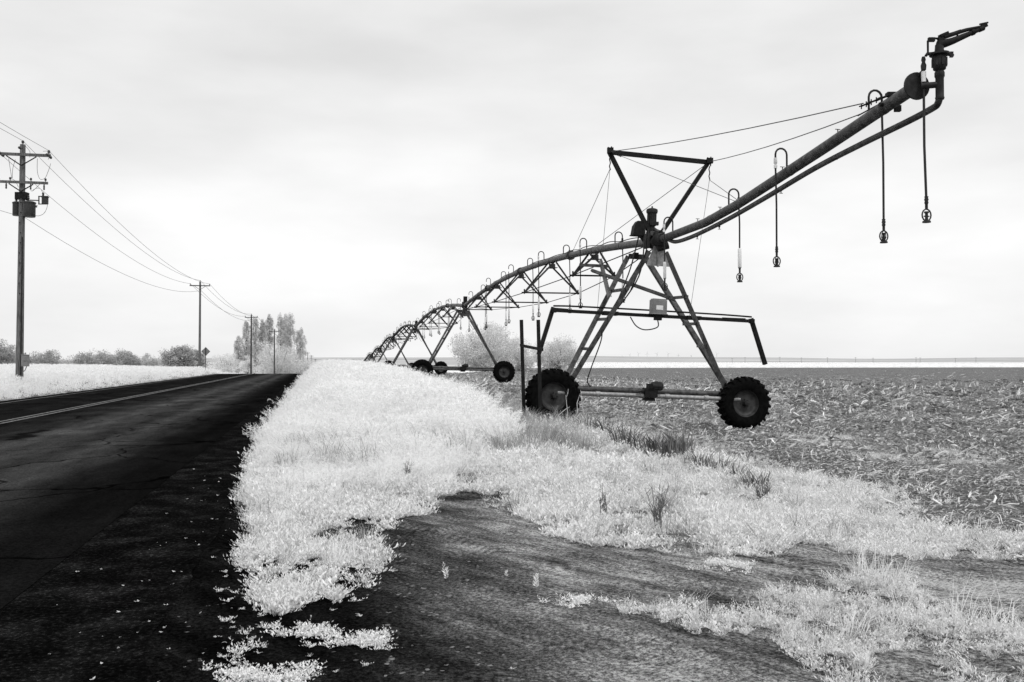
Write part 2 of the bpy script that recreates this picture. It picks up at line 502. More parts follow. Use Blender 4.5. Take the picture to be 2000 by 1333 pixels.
def scatter(name, templates, X, Y, S, mat, label=None, shade=(.2, 1), tilt=.15, z=None, hscale=None, sh_noise=None, extra=None):
    n = len(X); Z = hgt(X, Y) if z is None else z
    P = np.stack([X, Y, Z - .01], 1)
    rot = rng.random(n) * 2 * np.pi; which = rng.integers(0, len(templates), n)
    VV = []; QQ = []; SS = []; off = 0
    tx, ty = rng.normal(0, tilt, n), rng.normal(0, tilt, n)
    base = rng.random(n) if sh_noise is None else sh_noise
    hs = np.ones(n) if hscale is None else hscale
    for t, (V, Q) in enumerate(templates):
        k = np.where(which == t)[0]
        if not len(k): continue
        c, s = np.cos(rot[k])[:, None], np.sin(rot[k])[:, None]
        vx = V[None, :, 0] * c - V[None, :, 1] * s; vy = V[None, :, 0] * s + V[None, :, 1] * c
        vz = np.broadcast_to(V[None, :, 2], vx.shape) * hs[k][:, None]
        vx = vx + vz * tx[k][:, None]; vy = vy + vz * ty[k][:, None]
        W = np.stack([vx, vy, vz], -1) * S[k][:, None, None] + P[k][:, None, :]
        nv = len(V)
        VV.append(W.reshape(-1, 3).astype(np.float32))
        QQ.append((Q[None] + (np.arange(len(k)) * nv)[:, None, None]).reshape(-1, 4) + off)
        sh = base[k][:, None] * .6 + .4 * rng.random((len(k), nv // 1))
        SS.append((shade[0] + (shade[1] - shade[0]) * sh).ravel())
        off += nv * len(k)
    if extra is not None:
        VV.append(extra[0]); QQ.append(extra[1] + off); SS.append(extra[2])
    o = np_mesh(name, np.concatenate(VV), np.concatenate(QQ), mat, np.concatenate(SS))
    tag(o, kind='stuff')
    if label: o['label'] = label
    return o

def inpoly(px, py, poly):
    inside = np.zeros(len(px), bool); n = len(poly)
    for i in range(n):
        x0, y0 = poly[i]; x1, y1 = poly[(i + 1) % n]
        c = ((y0 > py) != (y1 > py)) & (px < (x1 - x0) * (py - y0) / (y1 - y0 + 1e-12) + x0)
        inside ^= c
    return inside

def ground_poly(poly):
    return [tuple(gz(a, b)[:2]) for a, b in poly]

def sample(poly_px, dens, dens_pow=1.0, ref=7.0):
    """points inside a patch of ground (patch outline given once as sighted points, turned into metres); density per m2 falls off with distance"""
    P = np.array(ground_poly(poly_px)); lo = P.min(0); hi = P.max(0)
    area = np.prod(hi - lo); n = int(area * dens * 3)
    n = min(n, 900000)
    x = lo[0] + (hi[0] - lo[0]) * rng.random(n); y = lo[1] + (hi[1] - lo[1]) * rng.random(n)
    keep = inpoly(x, y, [tuple(p) for p in P])
    d = np.hypot(x, y); pr = (dens * area / n) * np.minimum(1.5, (ref / d) ** dens_pow)
    keep &= rng.random(n) < pr
    return x[keep], y[keep]

# ------------------------------------------------------------------ verge vegetation
# (a) tall pale grass bank between road and field
n = 15000
v = np.exp(rng.uniform(math.log(8.8), math.log(130), n)); u = rng.uniform(-1.0, 4.4, n)
x, y = xy(u, v)
edge = -.75 + .35 * (fbm(v * 1.1, v * 0 + 9.1) - .5) * 2
right = 3.3 + 1.3 * (fbm(v * .5, v * 0 + 4.4) - .5) - .9 * (1 - ss(10, 18, v))
start = 9.2 + .8 * np.sin(u * 3) + 2.5 * (rng.random(n) ** 2) + 3.4 * ss(.7, 2.2, u)
k = (u > edge) & (u < right) & (v > start)
x, y, u, v = x[k], y[k], u[k], v[k]
S = (.75 + .5 * rng.random(len(x))) * (.75 + .6 * fbm(x * .8, y * .8)) * (1 + .25 * ss(20, 80, v)) * (.7 + .3 * ss(-.8, .3, u)) * .95 * (.34 + .66 * ss(9.5, 19, v))
scatter('roadside_grass', T_FLUFF, x, y, S, 'grass', shade=(.25, 1), sh_noise=fbm(x * 1.5, y * 1.5))

n = 1500
v = np.exp(rng.uniform(math.log(10), math.log(70), n)); u = rng.uniform(-.6, 3.4, n); x, y = xy(u, v)
T_STEM = [blades(7, .12, .4, .85, .005, .45, tr, head=5) for _ in range(4)]
k = fbm(x * .7 + 2, y * .7) > .48
scatter('roadside_grass', T_STEM, x[k], y[k], (.7 + .4 * rng.random(k.sum())) * (.5 + .5 * ss(10, 18, v[k])), 'grass', shade=(.0, .8), tilt=.15)
k2 = (fbm(x * .5 + 7, y * .5) > .56) & (v > 12)
scatter('dry_verge_stems', T_TUFT, x[k2], y[k2], 1.0 + .5 * rng.random(k2.sum()), 'dry', shade=(.2, 1), tilt=.2)

# (b) low leafy weeds filling the rest of the verge
VERGE = [(606, 742), (556, 805), (518, 868), (490, 915), (488, 1000), (500, 1062), (462, 1092), (500, 1140), (512, 1182), (545, 1207), (580, 1190), (610, 1165), (640, 1180), (690, 1155),
         (755, 1135), (742, 1062), (772, 1020), (850, 1003), (842, 985), (890, 962), (965, 968), (1012, 1010), (1060, 1046), (1150, 1064), (1290, 1082), (1420, 1090), (1520, 1085),
         (1560, 1062), (1700, 1090), (1850, 1080), (2080, 1108), (2080, 1066), (1900, 1052), (1830, 1048), (1740, 1022), (1650, 990), (1560, 948), (1450, 920), (1350, 896), (1250, 870),
         (1170, 840), (1120, 828), (1000, 815), (930, 815), (880, 782), (820, 760), (700, 742)]
xs, ys = sample(VERGE, 400, 1.0)
m_ = fbm(xs * 1.6 + 3, ys * 1.6); 
m2_ = fbm(xs * .75 + 21, ys * .75 + 4, 2); open_ = .07 * ss(.5, .35, m2_) if False else .16 * (1 - ss(.34, .5, m2_))
full = (xs > 1.7) & (ys < 8) | (xs < -1.1) & (ys < 8.5)
k = (m_ > np.where(full, .30, .36) + .12 * rng.random(len(xs)) + np.where(full, .0, open_)) | (rng.random(len(xs)) < .1)
xs, ys, m_ = xs[k], ys[k], m_[k]
u_, v_ = uv(xs, ys)
S = (.55 + .7 * rng.random(len(xs))) * (.55 + 1.0 * m_) * (1 + .07 * np.clip(np.hypot(xs, ys) - 7, 0, 20)) * 1.05
big = rng.random(len(xs)) < .22
small = ~big
scatter('verge_weeds', T_SPRIG, xs[small], ys[small], S[small], 'weed', shade=(.1, 1), tilt=.2)
scatter('verge_weeds', T_SPRIG_BIG, xs[big], ys[big], S[big] * .85, 'weed', shade=(.2, 1), tilt=.3)

BAND = [(1560, 1010), (1700, 1030), (1850, 1052), (2080, 1070), (2080, 1112), (1900, 1096), (1760, 1092), (1600, 1075), (1480, 1092), (1400, 1085), (1430, 1040)]
xb, yb = sample(BAND, 260, .3)
kb = fbm(xb * 2.4 + 5, yb * 2.4) > .36
scatter('verge_weeds', T_SPRIG + T_FINE, xb[kb], yb[kb], .5 + .6 * rng.random(kb.sum()), 'weed', shade=(.1, 1), tilt=.25)

# soft mounds of fine weed along the field side
hp = [(1070, 835, .9), (1010, 850, 1.0), (1140, 890, .7), (1270, 925, .7), (1490, 950, .8), (1560, 965, .9), (1620, 1000, .8), (1700, 1035, .6), (1400, 940, .7),
      (960, 880, .8), (1120, 940, .7), (1420, 1000, .6), (1550, 1010, .6), (1230, 985, .5), (1080, 990, .5), (1180, 822, .35), (1225, 836, .4), (1275, 852, .45), (1320, 868, .45), (1370, 882, .5), (1425, 900, .5), (1475, 920, .5), (1530, 945, .5)]
X_ = []; Y_ = []; S_ = []
for (a, b_, s) in hp:
    g = gz(a, b_); nn = int(230 * s)
    rad = .55 * s * g.y / 9
    X_.append(g.x + rng.normal(0, rad, nn)); Y_.append(g.y + rng.normal(0, rad * .8, nn)); S_.append((.45 + .45 * rng.random(nn)) * s)
X_, Y_, S_ = map(np.concatenate, (X_, Y_, S_))
scatter('fine_weeds', T_FINE, X_, Y_, S_ * 1.6, 'weed', shade=(.3, 1), tilt=.3)

# (c) near grass patches
PATCH = [(1095, 1172), (1140, 1160), (1180, 1180), (1260, 1190), (1330, 1170), (1450, 1185), (1500, 1160), (1600, 1140), (1700, 1120), (1760, 1130), (1850, 1180), (1950, 1215), (2080, 1240), (2080, 1400),
         (1640, 1400), (1600, 1333), (1540, 1285), (1500, 1240), (1440, 1250), (1380, 1245), (1310, 1225), (1200, 1205)]
xs, ys = sample(PATCH, 300, .5)
m_ = fbm(xs * 2.2 + 8, ys * 2.2)
k = m_ > .37 + .1 * rng.random(len(xs)) - .1 * ss(1.6, 2.6, xs); xs, ys, m_ = xs[k], ys[k], m_[k]
t_ = rng.random(len(xs))
k = t_ < .13
scatter('roadside_grass', T_TUFT, xs[k], ys[k], (.3 + .5 * rng.random(k.sum())) * (.4 + .9 * m_[k]) * (1 - .3 * ss(1.6, 2.4, xs[k])), 'dry_pale', shade=(.0, 1), tilt=.25)
scatter('verge_weeds', T_SPRIG + T_FINE, xs[~k], ys[~k], (.35 + .6 * rng.random((~k).sum())) * (.6 + .7 * m_[~k]), 'weed', shade=(0, .9), tilt=.3)
# dead stems and dry tufts standing among the leaves
xd, yd = sample(VERGE, 16, .8)
scatter('dry_verge_stems', T_TUFT, xd, yd, .3 + .5 * rng.random(len(xd)), 'dry', shade=(-.1, .8), tilt=.35)
# blades sprinkled through the leafy verge
xs, ys = sample(VERGE, 5, .6)
scatter('roadside_grass', T_TUFT, xs, ys, .35 + .5 * rng.random(len(xs)), 'grass', shade=(.1, 1), tilt=.25)

# taller blades in separate tufts
for_t = [(640, 945), (700, 930), (770, 900), (580, 985), (620, 1000), (540, 1030), (690, 1100), (1690, 1120), (1760, 1150), (1900, 1215), (1650, 1240), (860, 930)]
X_ = np.concatenate([gz(a, b_).x + rng.normal(0, .1, 5) for a, b_ in for_t]); Y_ = np.concatenate([gz(a, b_).y + rng.normal(0, .1, 5) for a, b_ in for_t])
scatter('roadside_grass', T_TUFT, X_, Y_, .45 + .45 * rng.random(len(X_)), 'grass', shade=(.1, 1))

# (d) dry grey growth in the ditch between bank and field
n = 3200
v = np.exp(rng.uniform(math.log(13), math.log(70), n)); u = rng.normal(4.6, .7, n)
k = (fbm(u * .8, v * .35) > .45) & (u > 3.2) & (u < 6)
x, y = xy(u[k], v[k])
scatter('dry_ditch_grass', T_TUFT, x, y, (.8 + .7 * rng.random(len(x))) * (1 + .3 * ss(20, 60, v[k])), 'dry', shade=(0, 1), tilt=.35)

# (e) left verge and the meadow behind it
n = 30000
d = np.exp(rng.uniform(math.log(26), math.log(260), n)); a = rng.uniform(-.62, -.1, n)
x = d * np.sin(a); y = d * np.cos(a); u, v = uv(x, y)
k = (u < U_LEFT - .1 - .3 * rng.random(n))
x, y, u, d = x[k], y[k], u[k], d[k]
S = (.5 + .45 * rng.random(len(x))) * (.85 + .3 * fbm(x * .3, y * .3)) * (1 + ss(40, 200, d) * 1.2) * (.55 + .45 * ss(0, 1.5, U_LEFT - u))
scatter('meadow_grass', T_FAR, x, y, S, 'grass', shade=(.3, 1), sh_noise=fbm(x * .6, y * .6), hscale=np.where(d > 80, .55, .9))

# (f) pasture weeds on the far right, beyond the field
n = 9000
v = np.exp(rng.uniform(math.log(200), math.log(420), n)); u = rng.uniform(-5, 420, n)
x, y = xy(u, v)
k = (u > -3)
scatter('far_pasture', T_FAR, x[k], y[k], 1.5 + rng.random(k.sum()), 'grass', shade=(.5, 1), hscale=np.full(k.sum(), .35))

# ------------------------------------------------------------------ straw on the field
def straw_templates(r):
    out = []
    for k in range(6):
        L = 1.0; w = .055 + .06 * r.random(); b_ = r.normal(0, .12)
        p_ = r.normal(0, .16); V = np.array([[-.5, -w / 2, 0], [-.5, w / 2, .02], [0, -w / 2 + b_, .05], [0, w / 2 + b_, .09], [.5, -w / 2, .02], [.5, w / 2, .03],
                      [-.5, -w / 2, -.05], [.5, -w / 2, -.04]])
        Q = np.array([[0, 2, 3, 1], [2, 4, 5, 3], [0, 6, 7, 4]])
        V[:, 2] += V[:, 0] * p_ + abs(p_) * .4
        out.append((V, Q))
    return out
T_ST = straw_templates(tr)
n = 330000
d = np.exp(rng.uniform(math.log(5.5), math.log(200), n)); a = rng.uniform(-.36, .62, n)
x = d * np.sin(a); y = d * np.cos(a); u, v = uv(x, y)
k = (u > FE - .1) & (v < 204) & (rng.random(n) < (.45 + .55 * ss(.3, .65, fbm(x * .5, y * .5))) * (.35 + .65 * ss(7, 16, d)) * (1 - .55 * ss(9, 22, u - .12 * v)) * (1 - .75 * ss(60, 140, d)))
x, y, u, v, d = x[k], y[k], u[k], v[k], d[k]
S = (.025 + .06 * rng.random(len(x)) ** 2 + .16 * (rng.random(len(x)) < .02)) * np.clip(d / 20, .75, 1.9)
z = hgt(x, y) + .006 * (1 + np.clip(v, 0, 600) * .01) + .012 + .02 * rng.random(len(x)) * np.clip(d / 10, 1, 4)
scatter('crop_residue', T_ST, x, y, S, 'straw', shade=(0, 1), tilt=.3, z=z, hscale=.7 + 1.2 * rng.random(len(x)))
# standing short stubble bits
n = 4500
d = np.exp(rng.uniform(math.log(6), math.log(70), n)); a = rng.uniform(-.3, .6, n)
x = d * np.sin(a); y = d * np.cos(a); u, v = uv(x, y); k = (u > FE + .1) & (v < 200)
T_STUB = [blades(3, .03, .05, .12, .014, .9, tr) for _ in range(4)]
scatter('crop_stubble', T_STUB, x[k], y[k], (.7 + .6 * rng.random(k.sum())) * np.clip(d[k] / 20, .9, 4), 'straw', shade=(.1, .9), tilt=.4)
# soil clods
def clod(r):
    s = np.array([[x_, y_, z_] for x_ in (-1, 1) for y_ in (-1, 1) for z_ in (-1, 1)], float) * .5
    s = s * (.6 + .5 * r.random((8, 3)))
    return s, np.array([(0, 1, 3, 2), (4, 6, 7, 5), (0, 4, 5, 1), (2, 3, 7, 6), (0, 2, 6, 4), (1, 5, 7, 3)])
T_CL = [clod(tr) for _ in range(6)]
n = 9000
d = np.exp(rng.uniform(math.log(5.5), math.log(90), n)); a = rng.uniform(-.3, .6, n)
x = d * np.sin(a); y = d * np.cos(a); u, v = uv(x, y); k = (u > FE)
M['clod'] = leaf_mat('soil_clods', .015, .12, 0)
scatter('soil_clods', T_CL, x[k], y[k], (.015 + .05 * rng.random(k.sum()) ** 2) * np.clip(d[k] / 10, .8, 4), 'clod', tilt=.2)
# pale weeds creeping into the field
fp = [(1560, 850, .35), (1740, 895, .5), (1865, 880, .6), (1590, 865, .3), (1640, 850, .3), (1890, 900, .3), (1270, 832, .5), (1210, 826, .5), (1300, 858, .4)]
X_ = np.concatenate([gz(a, b_, -.1).x + rng.normal(0, s * .9, int(110 * s)) for a, b_, s in fp]); Y_ = np.concatenate([gz(a, b_, -.1).y + rng.normal(0, s * .9, int(110 * s)) for a, b_, s in fp])
scatter('field_weeds', T_FINE, X_, Y_, .4 + .5 * rng.random(len(X_)), 'weed', shade=(.2, 1), tilt=.3)

# gravel stones on the shoulder and the turn-out
n = 16000
d = np.exp(rng.uniform(math.log(3.6), math.log(16), n)); a = rng.uniform(-.56, .5, n)
x = d * np.sin(a); y = d * np.cos(a); u, v = uv(x, y); k = (u > -1.9) & (u < 3.6) & (rng.random(n) < np.interp(u, [-2, .3, 3.6], [1, .6, .12]))
M['stone'] = leaf_mat('gravel_stones', .006, .07, 0)
scatter('gravel_stones', T_CL, x[k], y[k], .006 + .016 * rng.random(k.sum()) ** 3, 'stone', tilt=.2)

n = 15000
d = np.exp(rng.uniform(math.log(3.9), math.log(11), n)); a = rng.uniform(-.2, .55, n)
x = d * np.sin(a); y = d * np.cos(a); u, v = uv(x, y); k = (u > .3) & (u < 4.9)
M['grain'] = leaf_mat('earth_crumbs', .015, .3, 0)
x, y, u = x[k], y[k], u[k]
scatter('earth_crumbs', T_CL, x, y, .006 + .02 * rng.random(len(x)) ** 3, 'grain', tilt=.2, sh_noise=np.clip(np.interp(u, [.3, 2, 4.5], [.0, .3, .9]) * (.5 + rng.random(len(u))), 0, 1))

n = 150
d = np.exp(rng.uniform(math.log(3.7), math.log(13), n)); u = -1.75 + 1.5 * np.sqrt(rng.random(n))
v = d; x, y = xy(u, v)
T_BIT = [leaves(np.zeros((2, 3)) + np.array([[0, 0, .02], [.01, .01, .02]]), np.array([[1, .2, .1], [-.3, 1, .2]]), np.array([.03, .024]), np.array([.014, .012]), tr) for _ in range(4)]
scatter('leaf_litter', T_BIT, x, y, .25 + .75 * rng.random(n) ** 2, 'dry_pale', shade=(-.5, .8), z=hgt(x, y) + .012)

# ------------------------------------------------------------------ centre pivot
E = Vector((-.1908, .9816, 0)); N = Vector((.9816, .1908, 0)); UPV = Vector((0, 0, 1))
C1 = Vector((3.126, 21.036, 0)); SPAN = 30.55; HUB = 4.24
def frame(i):
    c = C1 + E * (SPAN * i)
    zl = hz(*(c - N * 2.285)[:2]); zr = hz(*(c + N * 2.285)[:2])
    if i == 0: zl, zr = .05, -.147
    if i > 0:
        zm = (zl + zr) / 2; zl, zr = zm + .04, zm - .04
    phi = math.atan2(zl - zr, 4.57)
    c = Vector((c.x, c.y, (zl + zr) / 2))
    c_, s_ = math.cos(phi), math.sin(phi)
    nn = N * c_ - UPV * s_; uu_ = UPV * c_ + N * s_
    return (lambda s, h, l=0.0: c + nn * s + uu_ * h + E * l), nn, uu_
FR = [frame(i) for i in range(7)]
HUBP = [FR[i][0](0, HUB) for i in range(7)]
root = thing('center_pivot', FR[0][0](0, 0), 'long galvanised irrigation boom on wheeled towers striding along the field edge', 'irrigation machine')
BASEN = HUBP[0]

def pipe_pt(l, dz=0, ds=0):
    """point on pipe axis; l metres beyond the first tower (negative = overhang)"""
    if l <= 0:
        z = np.interp(-l, [0, 2.8, 4.3, 5.8, 7.35, 8.7, 9.6], [HUBP[0].z, 4.2, 4.31, 4.48, 4.66, 4.83, 4.94])
        p = HUBP[0] + E * l
    else:
        i = min(int(l / SPAN), 5); t = l / SPAN - i
        a, b_ = HUBP[i], HUBP[i + 1]
        p = a.lerp(b_, t); z = p.z + 4 * .62 * t * (1 - t)
    return Vector((p.x, p.y, float(z) + dz)) + N * ds

def smooth_over(l0, l1, step): 
    k = max(2, int(abs(l1 - l0) / step)); return [l0 + (l1 - l0) * i / k for i in range(k + 1)]

# overhang pipe, plate, booster line
mb = MB(); mb.tube([pipe_pt(l) for l in smooth_over(0, -9.6, .35)], .086, 16)
for l in (-.35, -3.1, -6.3, -8.9):
    p, q = pipe_pt(l - .02), pipe_pt(l + .02); mb.tube([p, q], .1 if l > -.5 else .09, 16)
over = mb.build('overhang_pipe', 'galv', root)
MB().tube([pipe_pt(-9.6), pipe_pt(-9.63)], .175, 24).build('end_plate', 'galv_dark', over)
mb = MB()
pts = [pipe_pt(-.75, -.06, .02), pipe_pt(-1.1, -.15, .04), pipe_pt(-1.7, -.165, .06), pipe_pt(-2.6, -.145, .05), pipe_pt(-4, -.145, .05), pipe_pt(-5.5, -.165, .05), pipe_pt(-7, -.18, .06), pipe_pt(-8.2, -.235, .1), pipe_pt(-9.2, -.28, .17), pipe_pt(-9.65, -.28, .2)]
base_end = pts[-1]
pts += [base_end + E * -.1 + UPV * .03, base_end + E * -.14 + UPV * .12, base_end + E * -.14 + UPV * .22]
def catmull(P, k=6):
    out = []; P = [Vector(p) for p in P]
    for i in range(len(P) - 1):
        p0, p1, p2, p3 = P[max(i - 1, 0)], P[i], P[i + 1], P[min(i + 2, len(P) - 1)]
        for j in range(k):
            t = j / k
            out.append(.5 * ((2 * p1) + (p2 - p0) * t + (2 * p0 - 5 * p1 + 4 * p2 - p3) * t * t + (3 * p1 - p0 - 3 * p2 + p3) * t ** 3))
    return out + [P[-1]]
mb.tube(catmull(pts, 5), .043, 12)
bl = mb.build('booster_pipe', 'galv', root)
for l in (-2.3, -3.4, -5.9, -7.6):
    mb = MB(); p = pipe_pt(l, -.2, .05); mb.box(p, (.03, .05, .03)); mb.tube([p, p - UPV * .05], .008, 6); mb.tube([p - UPV * .05 - N * .03, p - UPV * .05 + N * .03], .006, 6)
    mb.build('clamp', 'galv_dark', bl); mb = MB()
    p = pipe_pt(l - .15, .09, 0); mb.tube([p, p + UPV * .05], .008, 6); mb.tube([p + UPV * .05 - N * .04, p + UPV * .05 + N * .04], .006, 6)
    mb.build('clamp', 'galv_dark', over)
rz = base_end - E * .14 + UPV * .24
# end gun on its riser
mb = MB()
mb.lathe([(-.17, .0), (-.17, .05), (-.15, .056), (-.13, .05), (.1, .05), (.12, .06), (.17, .06), (.2, .045), (.22, .045)], rz, UPV, 16)
mb.tube([rz + UPV * .02 - N * .19 + E * .1, rz + UPV * .02], .04, 10)
gun = mb.build('end_gun', 'galv_dark', root)
c = rz + UPV * .19
mb = MB()
mb.lathe([(0, .045), (.02, .075), (.1, .085), (.16, .085), (.2, .07), (.2, .12), (.225, .12), (.225, .06), (.27, .055), (.33, .05)], c, UPV, 18)
for q in range(8):
    a = q * math.pi / 4; dd = Vector((math.cos(a), math.sin(a), 0)); mb.box(c + dd * .085 + UPV * .11, (.02, .02, .1))
mb.tube([c + UPV * .212 + N * .1, c + UPV * .215 + N * .2], .015, 6); mb.box(c + UPV * .22 + N * .17, (.04, .03, .07))
mb.tube([c + UPV * .205 - N * .1, c + UPV * .2 - N * .17], .015, 6)
mb.build('swivel_bearing', 'galv_dark', gun)
BD = (N * .9 + UPV * .4).normalized(); b0 = c + UPV * .31
BU = (UPV - BD * UPV.dot(BD)).normalized()
mb = MB()
mb.tube([b0 - UPV * .02, b0 + UPV * .03 + N * .01, b0 + BD * .08 + UPV * .01, b0 + BD * .2, b0 + BD * .45, b0 + BD * .66 + BU * .0], [.05, .055, .052, .044, .033, .024], 12)
mb.tube([b0 + BD * .62, b0 + BD * .69], .034, 12); mb.tube([b0 + BD * .5, b0 + BD * .54], .038, 12)
mb.build('gun_barrel', 'bar', gun)
mb = MB()
a0 = b0 + BU * .09
mb.beam(a0 + BD * .02, a0 + BD * .36 - BU * .02, .04, .05, BU); mb.tube([a0 + BD * .1, a0 + BD * .45 - BU * .03, a0 + BD * .7 - BU * .07], [.03, .024, .016], 8)
mb.box(a0 + BD * .12 + BU * .03, (.12, .06, .03), (BD, BD.cross(BU), BU)); mb.box(a0 + BD * .7 - BU * .07, (.09, .05, .05), (BD, BD.cross(BU), BU))
mb.tube([a0 + BD * .66 - BU * .03, a0 + BD * .78 - BU * .05], .012, 6); mb.tube([a0 + BD * .3, a0 + BD * .3 - BU * .1], .012, 6); 
mb.build('drive_arm', 'bar', gun)
mb = MB()
q0 = b0 - N * .16
mb.tube([b0 - UPV * .08 - N * .05, q0 - UPV * .09, q0 + UPV * .06 + N * .0, q0 + UPV * .1 + N * .06, b0 + UPV * .1, a0 + BD * .03], .014, 8)
mb.tube([q0 - UPV * .09, q0 - UPV * .13 - N * .03], .018, 8); mb.box(q0 + UPV * .08 + N * .05, (.08, .04, .05))
mb.build('counterweight_bracket', 'bar', gun)

# sprinkler drops
def drop(l, side, lod, weight, name='sprinkler_drop', end=False, hb=3.08):
    top = pipe_pt(l, .09)
    gy = hz(top.x, top.y)
    zb = gy + hb if l < 0 else (HUBP[min(int(l / SPAN), 6)].z - HUB) + 3.2
    w = .2; sd = N * side
    n_ = 8 if lod == 0 else 5
    r_ = .016 if lod < 2 else .02
    mb = MB()
    arc = [top, top + UPV * .2] + [top + UPV * (.2 + .1 * math.sin(a)) + sd * (.1 - .1 * math.cos(a)) for a in [math.pi * j / 7 for j in range(1, 7)]] + [top + UPV * .2 + sd * w, top + UPV * .12 + sd * w]
    mb.tube(arc, r_, n_)
    hose_top = top + UPV * .12 + sd * w
    hose_bot = Vector((hose_top.x, hose_top.y, zb)) + N * .012
    if lod == 2:
        mb.tube([hose_top, hose_bot], .014, 5); mb.lathe([(-.1, .0), (-.1, .05), (0, .05), (.02, .0)], hose_bot, UPV, 8)
        return mb.build(name, 'bar', root)
    o = mb.build(name, 'galv_dark', root)
    if lod == 0:
        MB().lathe([(0, .0), (0, .028), (-.09, .03), (-.1, .018), (-.12, .018), (-.12, .03), (-.17, .026), (-.17, 0)], hose_top + UPV * .02, UPV, 10).build('hose_fitting', 'white' if side < 0 else 'black', o)
    wl = .36
    mid = hose_bot + UPV * (wl + .12 if weight else .12)
    bow = (hose_top + mid) / 2 + N * .008
    MB().tube([hose_top - UPV * .1, bow, mid - UPV * .01], .0155, 7).build('drop_hose', 'black', o)
    if weight:
        MB().lathe([(0, 0), (0, .03), (.01, .034), (wl - .01, .034), (wl, .03), (wl, 0)], hose_bot + UPV * .1, UPV, 12).build('drop_weight', 'white', o)
    mb = MB(); b_ = hose_bot
    if not weight:
        mb.lathe([(.16, .0), (.16, .026), (.14, .02), (.12, .028), (.1, .02), (.08, .026), (.06, .018), (.0, .018)], b_, UPV, 10)
    else:
        mb.lathe([(.11, .0), (.11, .035), (.08, .02), (0, .018)], b_, UPV, 10)
    ring = [b_ + UPV * (-.075 + .075 * math.cos(a)) + N * (.062 * math.sin(a)) for a in [2 * math.pi * j / 16 for j in range(17)]]
    mb.tube(ring, .0095, 6, False)
    ring = [b_ + UPV * (-.075 + .075 * math.cos(a)) + E * (.05 * math.sin(a)) for a in [2 * math.pi * j / 12 for j in range(13)]]
    mb.tube(ring, .006, 5, False)
    mb.lathe([(-.17, 0), (-.17, .052), (-.15, .05), (-.14, .02), (-.05, .018), (-.05, .03), (-.03, .03), (-.03, 0)], b_, UPV, 12)
    mb.box(b_ - UPV * .09, (.07, .02, .014), (N, E, UPV))
    mb.build('spray_nozzle', 'black', o)
    return o
for l, sd, wt, hb_ in ((-1.05, -1, True, 3.2), (-3.95, 1, True, 3.14), (-6.2, -1, False, 3.18), (-8.55, 1, False, 3.3)):
    drop(l, sd, 0, wt, hb=hb_)
# last drop hangs from the end plate
o = None
p = pipe_pt(-9.7, .02, .04)
mb = MB(); mb.tube([pipe_pt(-9.55, .1), p + UPV * .16, p + UPV * .24 - N * .01, p + UPV * .12], .02, 8); mb.lathe([(0, 0), (0, .03), (.06, .035), (.1, .02), (.13, .028), (.17, .02), (.17, 0)], p + UPV * .16, UPV, 10)
o = mb.build('sprinkler_drop', 'black', root)
MB().lathe([(0, 0), (0, .028), (.1, .03), (.13, .03), (.13, 0)], p + UPV * .01, UPV, 10).build('hose_fitting', 'white', o)
zb = 3.36
MB().tube([p, (p + Vector((p.x, p.y, zb))) / 2 + N * .0, Vector((p.x, p.y, zb + .15)) + N * .02], .0165, 8).build('drop_hose', 'black', o)
b_ = Vector((p.x, p.y, zb)) + N * .022
mb = MB(); mb.lathe([(.16, .0), (.16, .026), (.14, .02), (.12, .028), (.1, .02), (.08, .026), (.06, .018), (.0, .018)], b_, UPV, 10)
mb.tube([b_ + UPV * (-.075 + .075 * math.cos(a)) + N * (.062 * math.sin(a)) for a in [2 * math.pi * j / 16 for j in range(17)]], .0095, 6, False)
mb.lathe([(-.17, 0), (-.17, .052), (-.15, .05), (-.14, .02), (-.05, .018), (-.05, .03), (-.03, .03), (-.03, 0)], b_, UPV, 12); mb.box(b_ - UPV * .09, (.07, .02, .014), (N, E, UPV))
mb.build('spray_nozzle', 'black', o)

